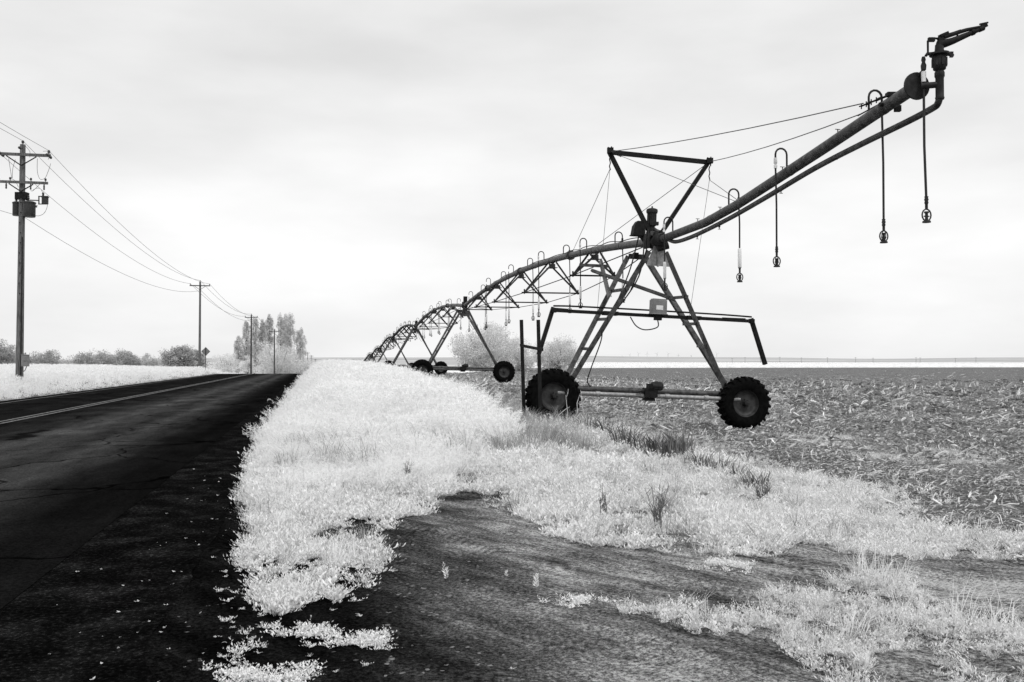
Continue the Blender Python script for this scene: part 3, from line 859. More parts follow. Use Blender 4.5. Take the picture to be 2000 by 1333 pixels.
# spans
def span(i):
    L0 = SPAN * i
    lod = 0 if i == 0 else (1 if i == 1 else 2)
    mb = MB(); mb.tube([pipe_pt(L0 + l) for l in smooth_over(.02, SPAN - .02, .8 if i < 2 else 2.5)], .095 if i < 3 else .1, 14 if i == 0 else 8)
    if i < 2:
        for k in range(1, 12): 
            l = L0 + k * SPAN / 12; mb.tube([pipe_pt(l - .03), pipe_pt(l + .03)], .104, 14)
        for k in (3, 6, 9):
            l = L0 + k * SPAN / 12; mb.tube([pipe_pt(l - .05), pipe_pt(l - .02)], .15, 14); mb.tube([pipe_pt(l + .02), pipe_pt(l + .05)], .15, 14)
    pipe = mb.build('pipe_span', 'galv' if i < 2 else 'galv_dark', root)
    st = [(k + 1) * SPAN / 6 for k in range(5)]
    halfw = [.61, .93, 1.05, .96, .62]; dep = [.72, 1.1, 1.22, 1.1, .78]
    nodes = {}
    for k, l in enumerate(st):
        for sd in (-1, 1): nodes[k, sd] = pipe_pt(L0 + l, -dep[k] - .0, sd * halfw[k])
    if lod < 2:
        for k, l in enumerate(st):
            MB().beam(nodes[k, -1], nodes[k, 1], .045, .045).build('cross_bar', 'bar', root)
            for sd in (-1, 1):
                for dl in (-.55, .45):
                    q = pipe_pt(L0 + l + dl, -.09, sd * .03)
                    MB().angle(nodes[k, sd], q, .06, -E).build('truss_strut', 'bar' if dl > 0 else 'galv', root)
            a, b_ = pipe_pt(L0 + l - .6, -.1), pipe_pt(L0 + l + .5, -.1)
            t_ = (b_ - a).normalized()
            g = MB(); pm = pipe_pt(L0 + l - .08, -.27)
            g.poly([pm - t_ * .25 + N * .14, pm + t_ * .25 + N * .14, pm + t_ * .25 - N * .14, pm - t_ * .25 - N * .14], UPV * .02)
            g.beam(pipe_pt(L0 + l - .08, -.2, -.1), pipe_pt(L0 + l - .08, -.2, .12), .012, .16)
            g.build('gusset', 'galv', pipe)
            for sd in (-1, 1):
                kn = MB(); p = nodes[k, sd]; kn.tube([p - UPV * .045, p + UPV * .12], .025, 6); kn.tube([p - N * .09, p + N * .07], .028, 6)
                kn.build('node_bolt', 'bar', root)
        for sd in (-1, 1):
            pts = [pipe_pt(L0 + .5, -.12, sd * .15)] + [nodes[k, sd] for k in range(5)] + [pipe_pt(L0 + SPAN - .5, -.12, sd * .15)]
            MB().tube(pts, .0135, 6).build('truss_rod', 'bar', root)
    else:
        mb = MB()
        for k, l in enumerate(st):
            mb.beam(nodes[k, -1], nodes[k, 1], .06, .06)
            for sd in (-1, 1):
                for dl in (-.55, .45): mb.beam(nodes[k, sd], pipe_pt(L0 + l + dl, -.09, sd * .03), .06, .06)
        for sd in (-1, 1):
            pts = [pipe_pt(L0 + .5, -.12, sd * .15)] + [nodes[k, sd] for k in range(5)] + [pipe_pt(L0 + SPAN - .5, -.12, sd * .15)]
            mb.tube(pts, .022, 5)
        mb.build('span_truss', 'bar', root)
    for k in range(10):
        l = L0 + 3.1 + k * 2.72
        drop(l, -1 if k % 2 else 1, 0 if (i == 0 and k < 5) else (1 if i < 2 else 2), True)
    if i == 0:                       # power cable snaking along the pipe top
        pts = []
        for k in range(60):
            l = .6 + k * .35; pts.append(pipe_pt(l, .1 + (.05 * abs(math.sin(k * .55)) if k < 22 else .012), .03 * math.sin(k * .7)))
        MB().tube(catmull(pts, 2), .013, 6).build('power_cable', 'black', pipe)
for i in range(6): span(i)

# wheels
def wheel(p, lod):
    mb = MB(); n_ = 36 if lod == 0 else 18
    rw = .14
    # dished disc seen from the overhang side (-E), well-base rim
    mb.lathe([(-rw, .335), (-rw + .02, .315), (-rw + .05, .30), (-.06, .285), (-.04, .27), (-.03, .2), (-.045, .11), (-.045, 0)], p, E, n_)
    mb.lathe([(rw, .335), (rw - .02, .315), (rw - .05, .30), (.0, .285), (-.02, .27), (.0, .11), (.0, 0)], p, E, n_)
    w = mb.build('wheel', 'rim', root, origin=p)
    mb = MB()
    prof = [(-rw + .01, .315), (-rw - .005, .34), (-rw - .03, .42), (-rw - .02, .52), (-rw + .02, .575), (-.06, .592), (.06, .592), (rw - .02, .575), (rw + .02, .52), (rw + .03, .42), (rw + .005, .34), (rw - .01, .315)]
    mb.lathe(prof, p, E, n_ * 2)
    X0 = N; Z0 = UPV
    nl = 22 if lod < 2 else 14
    for k in range(nl * 2):
        sd = -1 if k % 2 else 1
        a = 2 * math.pi * (k + .0) / (nl * 2)
        rd = lambda a: X0 * math.cos(a) + Z0 * math.sin(a)
        # curved bar lug from the centre line out over the shoulder
        a1 = a + .10
        c0 = p + E * (sd * .0) + rd(a1) * .598
        c1 = p + E * (sd * (rw + .005)) + rd(a) * .592
        mb.beam(c0, c1, .05, .055, rd(a))
        c2 = p + E * (sd * (rw + .022)) + rd(a) * .545
        mb.beam(c1, c2, .05, .03, E * sd)
    mb.build('tyre', 'rubber', w)
    mb = MB()
    mb.lathe([(-.16, 0), (-.16, .04), (-.12, .055), (-.06, .06), (-.045, .075), (-.03, .12)], p, E, 16)
    for q in range(8):
        a = q * math.pi / 4; mb.tube([p + (N * math.cos(a) + UPV * math.sin(a)) * .092 - E * .08, p + (N * math.cos(a) + UPV * math.sin(a)) * .092 - E * .03], .014, 6)
    if lod < 2: mb.build('hub', 'galv_dark', w)
    # gearbox behind wheel
    mb = MB(); mb.lathe([(.02, .0), (.02, .14), (.16, .16), (.2, .1), (.28, .09), (.28, 0)], p, E, 14)
    mb.build('gearbox', 'bar', w)

def tower(i):
    T, nn, uu_ = FR[i]
    lod = 0 if i == 0 else (1 if i == 1 else 2)
    hw = 2.285
    for sd in (-1, 1):
        wheel(T(sd * hw, .615), lod)
        for j, (top, w) in enumerate((((sd * .2, HUB - .25, -.12), .115), ((sd * .16, HUB - .2, 1.35), .1))):
            foot = T(sd * (1.93 + .06 * j), .82, .12 + .1 * j)
            o = MB().angle(foot, T(*top), w * (1 if i == 0 else 1.0), -E if j == 0 else N * -sd, .01).build('tower_leg', 'galv', root)
    # rungs between the pairs of legs
    if i < 2:
        for sd, t in ((-1, .28), (-1, .72), (1, .69), (1, .34), (-1, .5), (1, .5)):
            a = T(sd * 1.93, .82, .12).lerp(T(sd * .2, HUB - .25, -.12), t); b_ = T(sd * 1.99, .82, .22).lerp(T(sd * .16, HUB - .2, 1.35), t)
            MB().beam(a - (b_ - a) * .12, b_ + (b_ - a) * .12, .05, .07).build('leg_brace', 'galv', root)
    # base beam, drive shaft, gear motor
    MB().tube([T(-hw + .2, .8, .2), T(hw - .2, .8, .2)], .07, 12).build('base_beam', 'galv', root)
    ds = MB().tube([T(-hw + .1, .7, 0), T(hw - .1, .7, 0)], .05, 12)
    for q in (-1.3, -.25, .35, 1.3): ds.tube([T(q, .7, 0), T(q + .1, .7, 0)], .066, 10)
    ds.build('drive_shaft', 'galv_light' if i == 0 else 'galv', root)
    mb = MB()
    mb.box(T(-.02, .78, -.02), (.3, .22, .2), (nn, E, uu_)); mb.box(T(-.03, .62, .02), (.24, .2, .06), (nn, E, uu_))
    mb.box(T(-.03, .9, -.04), (.12, .18, .16), (nn, E, uu_))
    gm = mb.build('gear_motor', 'bar', root)
    mb = MB(); p = T(.0, .93, -.06)
    mb.lathe([(0, 0), (0, .085), (.03, .1), (.22, .1), (.25, .09), (.27, .06), (.27, 0)], p, nn, 14)
    for q in range(10):
        a = q * math.pi / 5; mb.box(p + nn * .12 + (E * math.cos(a) + uu_ * math.sin(a)) * .1, (.16, .012, .012), (nn, E, uu_))
    mb.poly([T(-.12, .8, -.1), T(-.12, .86, -.1), T(-.35, .8, -.1)], E * .1)
    mb.build('motor_housing', 'galv_dark', gm)
    # hub collar
    p = HUBP[i]
    mb = MB(); mb.lathe([(-.25, .1), (-.2, .16), (-.12, .16), (-.1, .12), (.1, .12), (.12, .16), (.2, .16), (.22, .1)], p, E, 16)
    mb.beam(T(-.2, HUB - .2, 1.35), T(.2, HUB - .2, 1.35), .08, .12)
    mb.box(p + uu_ * .13, (.2, .4, .05), (nn, E, uu_)); mb.tube([p + uu_ * .1 - nn * .12, p + uu_ * .22 - nn * .1], .04, 8)
    mb.build('flex_joint', 'galv_dark', root)
    # trapezoid plates under the hub
    mb = MB()
    mb.poly([T(-.1, HUB - .12, -.16), T(.1, HUB - .12, -.16), T(.29, HUB - .58, -.16), T(-.27, HUB - .58, -.16)], E * .012)
    mb.beam(T(-.02, HUB - .14, -.175), T(.0, HUB - .6, -.175), .05, .03, nn)
    mb.build('hub_plate', 'galv_light' if i == 0 else 'galv', root)
    if i > 0:
        mb = MB(); mb.box(T(.05, HUB + .32, .1), (.2, .22, .42), (nn, E, uu_)); mb.build('tower_box', 'bar', root)
        MB().tube([T(.2, HUB - .4, 0), T(.3, HUB - 1.0, 0), T(.5, HUB - 1.3, 0), T(.75, HUB - 1.2, 0), T(.75, HUB - 1.0, 0)], .012, 6).build('hanging_cable', 'black', root)
for i in range(7):
    tower(i)

# ---- first tower furniture
T, nn, uu_ = FR[0]
tipL, tipR = T(-1.2, 6.2, -.05), T(1.2, 6.17, -.05)
MB().angle(tipL, tipR, .092, -E).build('mast_top_bar', 'bar', root)
for tp, ft in ((tipL, T(-.12, HUB + .12, -.05)), (tipR, T(.05, HUB + .1, -.06))):
    MB().angle(tp, ft, .086, -E).build('mast_leg', 'bar', root)
for tp in (tipL, tipR):
    mb = MB(); mb.box(tp + UPV * .02 - E * .03, (.14, .1, .12)); mb.tube([tp + UPV * .1 - N * .05, tp + UPV * .02 + N * .06], .015, 6); mb.tube([tp + UPV * .12 + N * .04, tp - UPV * .1 + N * .03], .015, 6)
    q = tp - UPV * .1
    for j in range(4): mb.tube([q - UPV * (.08 * j) + N * .01 * (-1) ** j, q - UPV * (.08 * j + .08) + N * .012 * (-1) ** (j + 1)], .013, 5)
    mb.build('cable_shackle', 'bar', root)
lowL, lowR = tipL - UPV * .4, tipR - UPV * .42
def cable(a, b_, r=.008, sag=0):
    a, b_ = Vector(a), Vector(b_)
    MB().tube([a.lerp(b_, t / 6) - UPV * (sag * 4 * (t / 6) * (1 - t / 6)) for t in range(7)], r, 5).build('stay_cable', 'cable', root)
endc = pipe_pt(-9.0, .1)
cable(tipL, pipe_pt(-8.5, .22, -.05), .009, .06); cable(tipR, pipe_pt(-8.3, .16, .05), .009, .06)
mb = MB()
for k in range(5):
    mb.tube([pipe_pt(-8.45 - .12 * k, .2 - .02 * k, -.05), pipe_pt(-8.52 - .12 * k, .2 - .02 * k, -.03)], .02 if k % 2 else .012, 6)
    q = pipe_pt(-8.45 - .12 * k, .2 - .02 * k, -.05); mb.tube([q - UPV * .04, q + UPV * .04], .009, 5)
mb.tube([pipe_pt(-8.4, .215, -.05), pipe_pt(-9.1, .1, 0)], .01, 6); mb.tube([pipe_pt(-8.2, .17, .05), pipe_pt(-8.9, .1, .03)], .01, 6)
mb.box(pipe_pt(-9.1, .1), (.16, .1, .05)); mb.tube([pipe_pt(-9.0, .0, -.13), pipe_pt(-9.0, .0, .13)], .03, 8); mb.box(pipe_pt(-9.0, -.04, .14), (.08, .06, .08))
mb.build('turnbuckle', 'bar', root)
cable(lowL, pipe_pt(7.4, .1), .007); cable(tipR, pipe_pt(5.0, .1), .008); cable(tipL, pipe_pt(-4.2, .1), .006); cable(lowR, pipe_pt(-4.3, .1), .007)
cable(lowL, T(-1.25, 2.55, .3), .005); cable(lowR, T(.98, 2.5, .3), .005)
for k in range(4):
    mb = MB(); a = tipL.lerp(pipe_pt(-4.2, .1), .05 + .015 * k); mb.tube([a - N * .03 + UPV * .02, a + N * .03 - UPV * .03], .012, 5)
    mb.build('cable_clip', 'bar', root)

# guard rail across the tower
hR = 2.58
eL, eR = T(-2.32, hR, .1), T(2.46, hR, .1)
MB().beam(eL + E * .0 - UPV * .04, eR - UPV * .04, .06, .075).build('guard_rail', 'bar', root)
mb = MB(); mb.tube(catmull([eL + UPV * .06, T(-1.7, hR + .105, .5), T(0, hR + .12, .6), T(1.8, hR + .105, .5), eR + UPV * .06], 4), .02, 8); mb.build('guard_rod', 'bar', root)
for sd, e_ in ((-1, eL), (1, eR)):
    b_ = T(-2.62, hR - 1.06, .1) if sd < 0 else T(2.86, hR - 1.04, .1)
    MB().angle(e_ + UPV * .03, b_, .085, -E).build('guard_arm', 'bar', root)
    mb = MB(); q = T(sd * 1.0, hR - .04, .1); mb.box(q, (.34, .2, .09), (nn, E, uu_)); mb.box(e_ - UPV * .04, (.1, .12, .1), (nn, E, uu_)); mb.build('rail_bracket', 'bar', root)
    MB().beam(T(sd * 2.3, hR, .1), T(sd * 1.9, hR + .02, .5), .04, .04).build('rail_strut', 'bar', root)
# grey control box on the rail
cx = T(.1, hR + .16, -.02)
bx = MB(); bx.box(cx, (.36, .2, .32), (nn, E, uu_)); bx.box(cx + uu_ * .17, (.32, .17, .03), (nn, E, uu_)); bx.box(cx - uu_ * .165 - E * .01, (.4, .24, .02), (nn, E, uu_))
cb = bx.build('control_box', 'grey_box', root)
cb.modifiers.new('bevel', 'BEVEL').width = .012
cb.modifiers['bevel'].segments = 2
pl = MB().box(cx - E * .103 - uu_ * .02, (.16, .006, .1), (nn, E, uu_)).build('label_plate', 'plate', cb)
MB().box(cx - uu_ * .24, (.16, .12, .13), (nn, E, uu_)).build('box_bracket', 'bar', cb)
# hanging cables
MB().tube(catmull([T(-.55, hR - .1, .0), T(-.42, hR - .3, -.05), T(-.2, hR - .38, -.05), T(.1, hR - .3, -.03), T(.1, hR - .12, 0)], 6), .014, 7).build('hanging_cable', 'black', root)
MB().tube(catmull([T(-1.2, 2.2, .02), T(-1.22, 1.9, .0), T(-1.42, 1.25, .05), T(-1.47, .98, .1), T(-1.38, .86, .15)], 6), .014, 7).build('hanging_cable', 'black', root)
for k, (a, b_, c_) in enumerate((((-.32, HUB + .25, -.1), (-.42, 3.4, -.1), (-.98, 2.4, .3)), ((-.25, HUB + .25, -.12), (-.28, 4.0, -.15), (-.5, 3.1, .2)), ((-.36, HUB + .25, .1), (-.5, 3.6, .3), (-.8, 2.7, .4)))):
    MB().tube(catmull([T(*a), T(*b_), T(*c_)], 8), .016, 7).build('hanging_cable', 'black', root)
# booster pump motor and starter box above the hub
pm = T(-.11, HUB + .34, .05)
mb = MB(); mb.lathe([(-.08, 0), (-.08, .07), (.0, .07), (.02, .1), (.3, .1), (.31, .125), (.36, .135), (.4, .125), (.42, .08), (.44, 0)], pm, uu_, 18)
for q in range(14):
    a = q * 2 * math.pi / 14; mb.box(pm + uu_ * .16 + (nn * math.cos(a) + E * math.sin(a)) * .102, (.012, .012, .26), (nn, E, uu_))
mb.box(pm + nn * .13 + uu_ * .08, (.06, .08, .08), (nn, E, uu_)); mb.tube([pm + uu_ * .44, pm + uu_ * .47], .02, 6)
mo = mb.build('booster_motor', 'galv_dark', root)
mb = MB(); mb.tube(catmull([pm - uu_ * .02 + nn * .02, pm - uu_ * .08 + nn * .1, pm - uu_ * .14 + nn * .24, pm - uu_ * .26 + nn * .3], 5), .05, 10)
mb.lathe([(-.03, 0), (-.03, .075), (.02, .075), (.02, 0)], pm - uu_ * .13 + nn * .22, nn - uu_ * .6, 12); mb.lathe([(-.1, .0), (-.1, .12), (.0, .12), (.02, .06), (.02, 0)], pm - uu_ * .12, uu_, 14)
mb.build('pump_elbow', 'galv', mo)
bxp = T(-.42, HUB + .25, -.05)
mb = MB(); mb.poly([bxp + nn * -.15 - uu_ * .12, bxp + nn * .14 - uu_ * .12, bxp + nn * .14 + uu_ * .19, bxp + nn * -.05 + uu_ * .19, bxp + nn * -.12 + uu_ * .08], E * .22)
mb.box(bxp - uu_ * .135 + E * .1, (.34, .26, .02), (nn, E, uu_)); mb.poly([bxp + nn * .02 - uu_ * .14, bxp + nn * .16 - uu_ * .14, bxp + nn * .14 - uu_ * .28], E * .15)
mb.build('starter_box', 'bar', root)
mb = MB()
for (s, h, r_) in ((-.3, HUB + .0, .04), (-.22, HUB + .02, .035), (-.05, HUB + .05, .06), (.08, HUB + .1, .06)): mb.tube([T(s, h - .2, -.1), T(s + .01, h + .14, -.1)], r_, 8)
mb.box(T(.1, HUB + .08, -.15), (.26, .2, .07), (nn, E, uu_)); mb.tube([T(-.05, HUB - .18, -.2), T(.2, HUB - .1, -.25)], .09, 10)
mb.lathe([(-.14, .0), (-.14, .13), (-.02, .15), (.08, .15), (.1, .1), (.1, 0)], pipe_pt(-.3), E, 16)
mb.build('valve_cluster', 'galv_dark', root)
# diagonal struts under the hub
for a, b_ in (((-.9, 3.75, 2.2), (.55, 2.95, .1)), ((-.35, HUB - .1, 3.2), (-.95, 2.95, .3)), ((-1.0, 3.95, 3.0), (-.3, 3.93, 2.7))):
    MB().angle(T(*a), T(*b_), .07, -E).build('tower_strut', 'galv', root)
MB().box(T(-.38, HUB - .32, .3), (.12, .1, .14), (nn, E, uu_)).build('junction_box', 'bar', root)

# ------------------------------------------------------------------ pair of steel posts in front of the near wheel
pb = gz(1038, 805, .05); Yp = 20.0
A0 = at(1024, 800, Yp + .5); B0 = at(1056, 808, Yp - .2)
A0.z = hz(A0.x, A0.y) - .05; B0.z = hz(B0.x, B0.y) - .05
A1 = at(1018, 625, Yp + .5); B1 = at(1051, 625, Yp - .2)
pf = thing('post_frame', ((A0 + B0) / 2), 'two thin dark steel uprights joined by one rung, beside the near tyre', 'post frame')
for a, b_ in ((A0, A1), (B0, B1)): MB().angle(a, b_, .075, (-.1, -1, 0)).build('post', 'bar', pf)
ra, rb = A0.lerp(A1, .76), B0.lerp(B1, .735)
MB().beam(ra + (ra - rb) * .1 - Vector((0, .04, 0)), rb + (rb - ra) * .22 - Vector((0, .04, 0)), .03, .06).build('rung', 'bar', pf)

# ------------------------------------------------------------------ utility poles and wires
PD = Vector((.9787, .2055, 0)); AD = Vector((-.2055, .9787, 0))
def insulator(mb, p, s=1):
    mb.lathe([(0, 0), (0, .02 * s), (.06 * s, .02 * s), (.06 * s, .06 * s), (.09 * s, .06 * s), (.1 * s, .035 * s), (.12 * s, .065 * s), (.16 * s, .055 * s), (.19 * s, .03 * s), (.19 * s, 0)], p, UPV, 10)

POLES = []
def pole(px, Y, z_arm_px, label, near=False, grp='utility poles along the left side of the road', thick=1.0):
    x = (px - 1000) / F * Y
    base = Vector((x, Y, hz(x, Y)))
    arm_z = EYE + (705.5 - z_arm_px) * Y / F
    top_z = arm_z + .48
    o = thing('utility_pole', base, label, 'utility pole', grp)
    lean = PD * (.0 if not near else .03)
    n_ = 14 if near else 8
    MB().tube([base - UPV * .2, base + UPV * (top_z - base.z) * .5 + lean * .5, Vector((x, Y, top_z)) + lean], [.165 * thick, .14 * thick, .115 * thick], n_).build('pole_shaft', 'wood' if near or Y < 150 else 'wood_dark', o)
    c = Vector((x, Y, arm_z)) + lean
    yo = -AD * .16
    MB().beam(c + yo - PD * 1.2, c + yo + PD * 1.2, .1 * thick, .12 * thick).build('crossarm', 'wood' if near else 'wood_dark', o)
    for sd in (-1, 1): MB().beam(c + yo * 1.2 + PD * (.62 * sd) - UPV * .08, c + yo * 1.2 - UPV * .5, .012 * thick, .05 * thick).build('arm_brace', 'bar', o)
    wires = []
    spots = [(PD * 1.12, .06), (PD * -1.12, .06), (Vector((0, 0, 0)), .48)]
    for off, dz in spots:
        mb = MB(); p = c + (yo if off.length else Vector((0, 0, 0))) + off + UPV * dz; insulator(mb, p, 1 if Y < 130 else 1.3); mb.build('insulator', 'porcelain', o)
        wires.append(p + UPV * .17)
    wires.append(c - UPV * 2.8 + PD * .13)
    wires.append(c - UPV * .56 + PD * .1)
    POLES.append(wires); return o, c, lean
P1, c1, lean1 = pole(38.5, 41, 302, 'nearest utility pole, thick weathered trunk carrying two crossarms and transformers, grey meter box low down', True)
DP = [(390, 112, 558.5, 'second tallest utility pole, single crossarm, standing beside the diamond road sign'),
      (490.5, 178, 620.5, 'utility pole rising in front of the left edge of the poplar row'),
      (536, 235, 648, 'utility pole standing against the round pale roadside shrub'),
      (566.7, 300, 653, 'utility pole whose crossarm shows before the tallest poplars, foot hidden behind the shrub'),
      (580, 360, 663, 'utility pole seen against the last poplar, just past the round shrub'),
      (591, 430, 677, 'small distant utility pole at the right foot of the last poplar'),
      (601, 520, 690, 'small distant utility pole just right of the poplars, against open sky'),
      (608, 600, 696, 'tiny utility pole standing close to where the road fades from sight'),
      (616, 720, 703, 'farthest tiny utility pole at the road end, above the dark dip')]
for d_ in DP: pole(*d_, thick=1.0 if d_[1] < 150 else 1.15)
# near pole equipment
c = c1
arm2 = c - UPV * 1.24
MB().beam(arm2 - AD * .17 - PD * 1.1, arm2 - AD * .17 + PD * 1.1, .09, .11).build('crossarm', 'wood', P1)
for sd in (-1, 1): MB().beam(arm2 - AD * .2 + PD * (.5 * sd) - UPV * .08, arm2 - AD * .2 - UPV * .42, .012, .05).build('arm_brace', 'bar', P1)
for s_, dz in ((.4, .06), (1.0, .06), (-.45, .06), (-1.0, .06)): mb = MB(); insulator(mb, arm2 - AD * .17 + PD * s_ + UPV * dz, .8); mb.build('insulator', 'porcelain', P1)
for s_ in (.4, .95, -.6): mb = MB(); mb.lathe([(-.32, 0), (-.32, .025), (-.28, .04), (-.22, .03), (-.18, .04), (-.1, .03), (-.06, .02), (-.06, 0)], arm2 - AD * .2 + PD * s_, UPV, 8); mb.build('fuse_cutout', 'porcelain', P1)
for s_ in (1.12, -.85, .0):
    for sd in (-1, 1):
        q = c - AD * .16 + PD * s_ + UPV * (.02 if s_ else .28); mb = MB()
        mb.lathe([(.1, 0), (.1, .03), (.14, .07), (.2, .05), (.24, .07), (.3, .05), (.34, .06), (.4, .02), (.4, 0)], q, AD * sd * .9 - UPV * .12, 8); mb.build('strain_insulator', 'porcelain', P1)
# transformers
def transformer(cc, r_, h_):
    mb = MB(); mb.lathe([(-h_ / 2, 0), (-h_ / 2, r_ * .95), (-h_ / 2 + .03, r_), (h_ / 2 - .05, r_), (h_ / 2 - .05, r_ * 1.08), (h_ / 2, r_ * 1.08), (h_ / 2 + .04, r_ * .7), (h_ / 2 + .05, 0)], cc, UPV, 20)
    mb.box(cc + UPV * h_ * .2 + PD * r_, (.12, .05, .05)); mb.tube([cc + UPV * h_ * .28, cc + UPV * h_ * .28 + PD * (r_ + .08)], .02, 6)
    t = mb.build('transformer', 'tank', P1)
    mb = MB(); mb.lathe([(0, 0), (0, .04), (.05, .03), (.07, .075), (.11, .04), (.14, .08), (.19, .05), (.22, .07), (.28, .03), (.3, 0)], cc + UPV * (h_ / 2 + .03) - PD * .05, UPV, 10)
    mb.build('bushing', 'porcelain', t)
    return t
pz = lambda px, py, dy=0: at(px, py, 41 + dy)
transformer(pz(57, 410, -.05), .26, .66)
transformer(pz(34, 409, .35), .2, .6)
mb = MB(); q = pz(43, 383); mb.box(q, (.5, .3, .3)); mb.tube([pz(50, 391, -.1), pz(76, 392, -.1)], .025, 6); mb.build('mount_bracket', 'bar', P1)
mb = MB(); q = pz(88, 392, -.1); mb.lathe([(-.16, 0), (-.16, .14), (.14, .14), (.14, .17), (.17, .17), (.17, 0)], q, UPV, 14); mb.beam(pz(76, 384, -.1), pz(76, 399, -.1), .04, .04); mb.beam(pz(75, 384, -.1), pz(94, 384, -.1), .04, .04); mb.beam(pz(75, 399, -.1), pz(92, 399, -.1), .04, .04)
mb.lathe([(.17, .02), (.2, .05), (.26, .04), (.3, .06), (.36, .02), (.36, 0)], q - PD * .08, UPV, 8)
mb.build('recloser', 'tank', P1)
def loop(pts, r_=.011): return MB().tube(catmull([pz(*p) for p in pts], 5), r_, 5)
mb = MB()
for pts in ([(99, 320, .1), (96, 330, 0), (90, 345, 0), (86, 350, -.2)], [(73, 310, -.2), (73, 335, -.2), (78, 350, -.2), (86, 350, -.2)], [(17, 310, -.2), (20, 330, -.2), (23, 349, -.2)], [(30, 312, -.2), (25, 330, -.2), (24, 349, -.2)],
            [(93, 392, -.1), (92, 405, -.1), (86, 417, -.1), (76, 422, -.1), (66, 421, 0)], [(64, 372, -.2), (72, 368, -.2), (80, 370, -.2), (84, 380, -.1)], [(23, 350, -.2), (30, 354, -.2), (36, 366, -.2)], [(84, 296, -.2), (93, 296, -.2), (98, 302, -.2), (94, 312, 0)],
            [(48, 284, 0), (58, 296, -.1), (58, 308, -.2)], [(60, 360, -.2), (62, 374, -.2), (78, 360, -.2)]):
    MB().tube(catmull([pz(*p) for p in pts], 5), .010, 5).build('jumper_wire', 'wire', P1)
MB().tube([P1.location + PD * .1 - AD * .17 + UPV * .1, P1.location + PD * .1 - AD * .14 + UPV * 6.5], .03, 8).build('conduit', 'galv_dark', P1)
q = pz(49.5, 705, -.25); mbx = MB(); mbx.box(q, (.3, .14, .5), (PD, AD, UPV)); mbx.box(q + UPV * .26, (.33, .17, .025), (PD, AD, UPV)); mbx.tube([q + UPV * .28, q + UPV * .36], .03, 8); mbx.tube([q + UPV * .05 - AD * .07, q + UPV * .05 - AD * .1], .07, 12)
mbx.tube([q - UPV * .25 + PD * .06, q - UPV * .4 + PD * .0, q - UPV * .52 - PD * .1], .02, 6)
mbx.build('meter_box', 'grey_box', P1)
for h_ in np.arange(4, 8.5, .45): MB().tube([P1.location + UPV * h_ - AD * .13 + PD * .02 * (-1) ** int(h_ * 3), P1.location + UPV * h_ - AD * .2 + PD * .02 * (-1) ** int(h_ * 3)], .02, 6).build('bolt', 'bar', P1)
# wires
labels = ['overhead wire on the road-side end of the crossarms', 'overhead wire on the far end of the crossarms, away from the road', 'topmost overhead wire, running over the pole tops', 'lowest overhead wire, fixed well below the crossarms']
prev = [p - AD * 75 + UPV * .3 for p in POLES[0]]
for w in range(4):
    nodes = [prev[w]] + [P[w if not (w == 3 and i > 0) else 4] for i, P in enumerate(POLES)]
    mb = MB(); pts = []
    for a, b_ in zip(nodes[:-1], nodes[1:]):
        L = (b_ - a).length; n_ = 20 if a.y < 100 else 8
        for j in range(n_):
            t = j / n_; pts.append(a.lerp(b_, t) - UPV * (L * .017 * 4 * t * (1 - t)))
    pts.append(nodes[-1])
    rs = [float(np.clip(.009 + .00012 * max(p.y - 40, 0), .009, .03)) for p in pts]
    mb.tube(pts, rs, 5)
    tag(mb.build('overhead_wire', 'wire'), labels[w], 'power line', 'overhead wires between the utility poles')

# ------------------------------------------------------------------ road sign seen from behind
sx = (401.5 - 1000) / F * 110; sb = Vector((sx, 110, hz(sx, 110)))
sg = thing('road_sign', sb, 'diamond road sign seen from behind on a thin post, next to a utility pole', 'road sign')
sc_ = at(401.5, 687, 110)
MB().tube([sb - UPV * .2, Vector((sx, 110, sc_.z + .5))], .04, 8).build('sign_post', 'galv_dark', sg)
MB().poly([sc_ + UPV * .54 + Vector((0, .05, 0)), sc_ + Vector((.54, .05, 0)), sc_ - UPV * .54 + Vector((0, .05, 0)), sc_ - Vector((.54, -.05, 0))], Vector((0, .02, 0))).build('sign_panel', 'sign', sg)

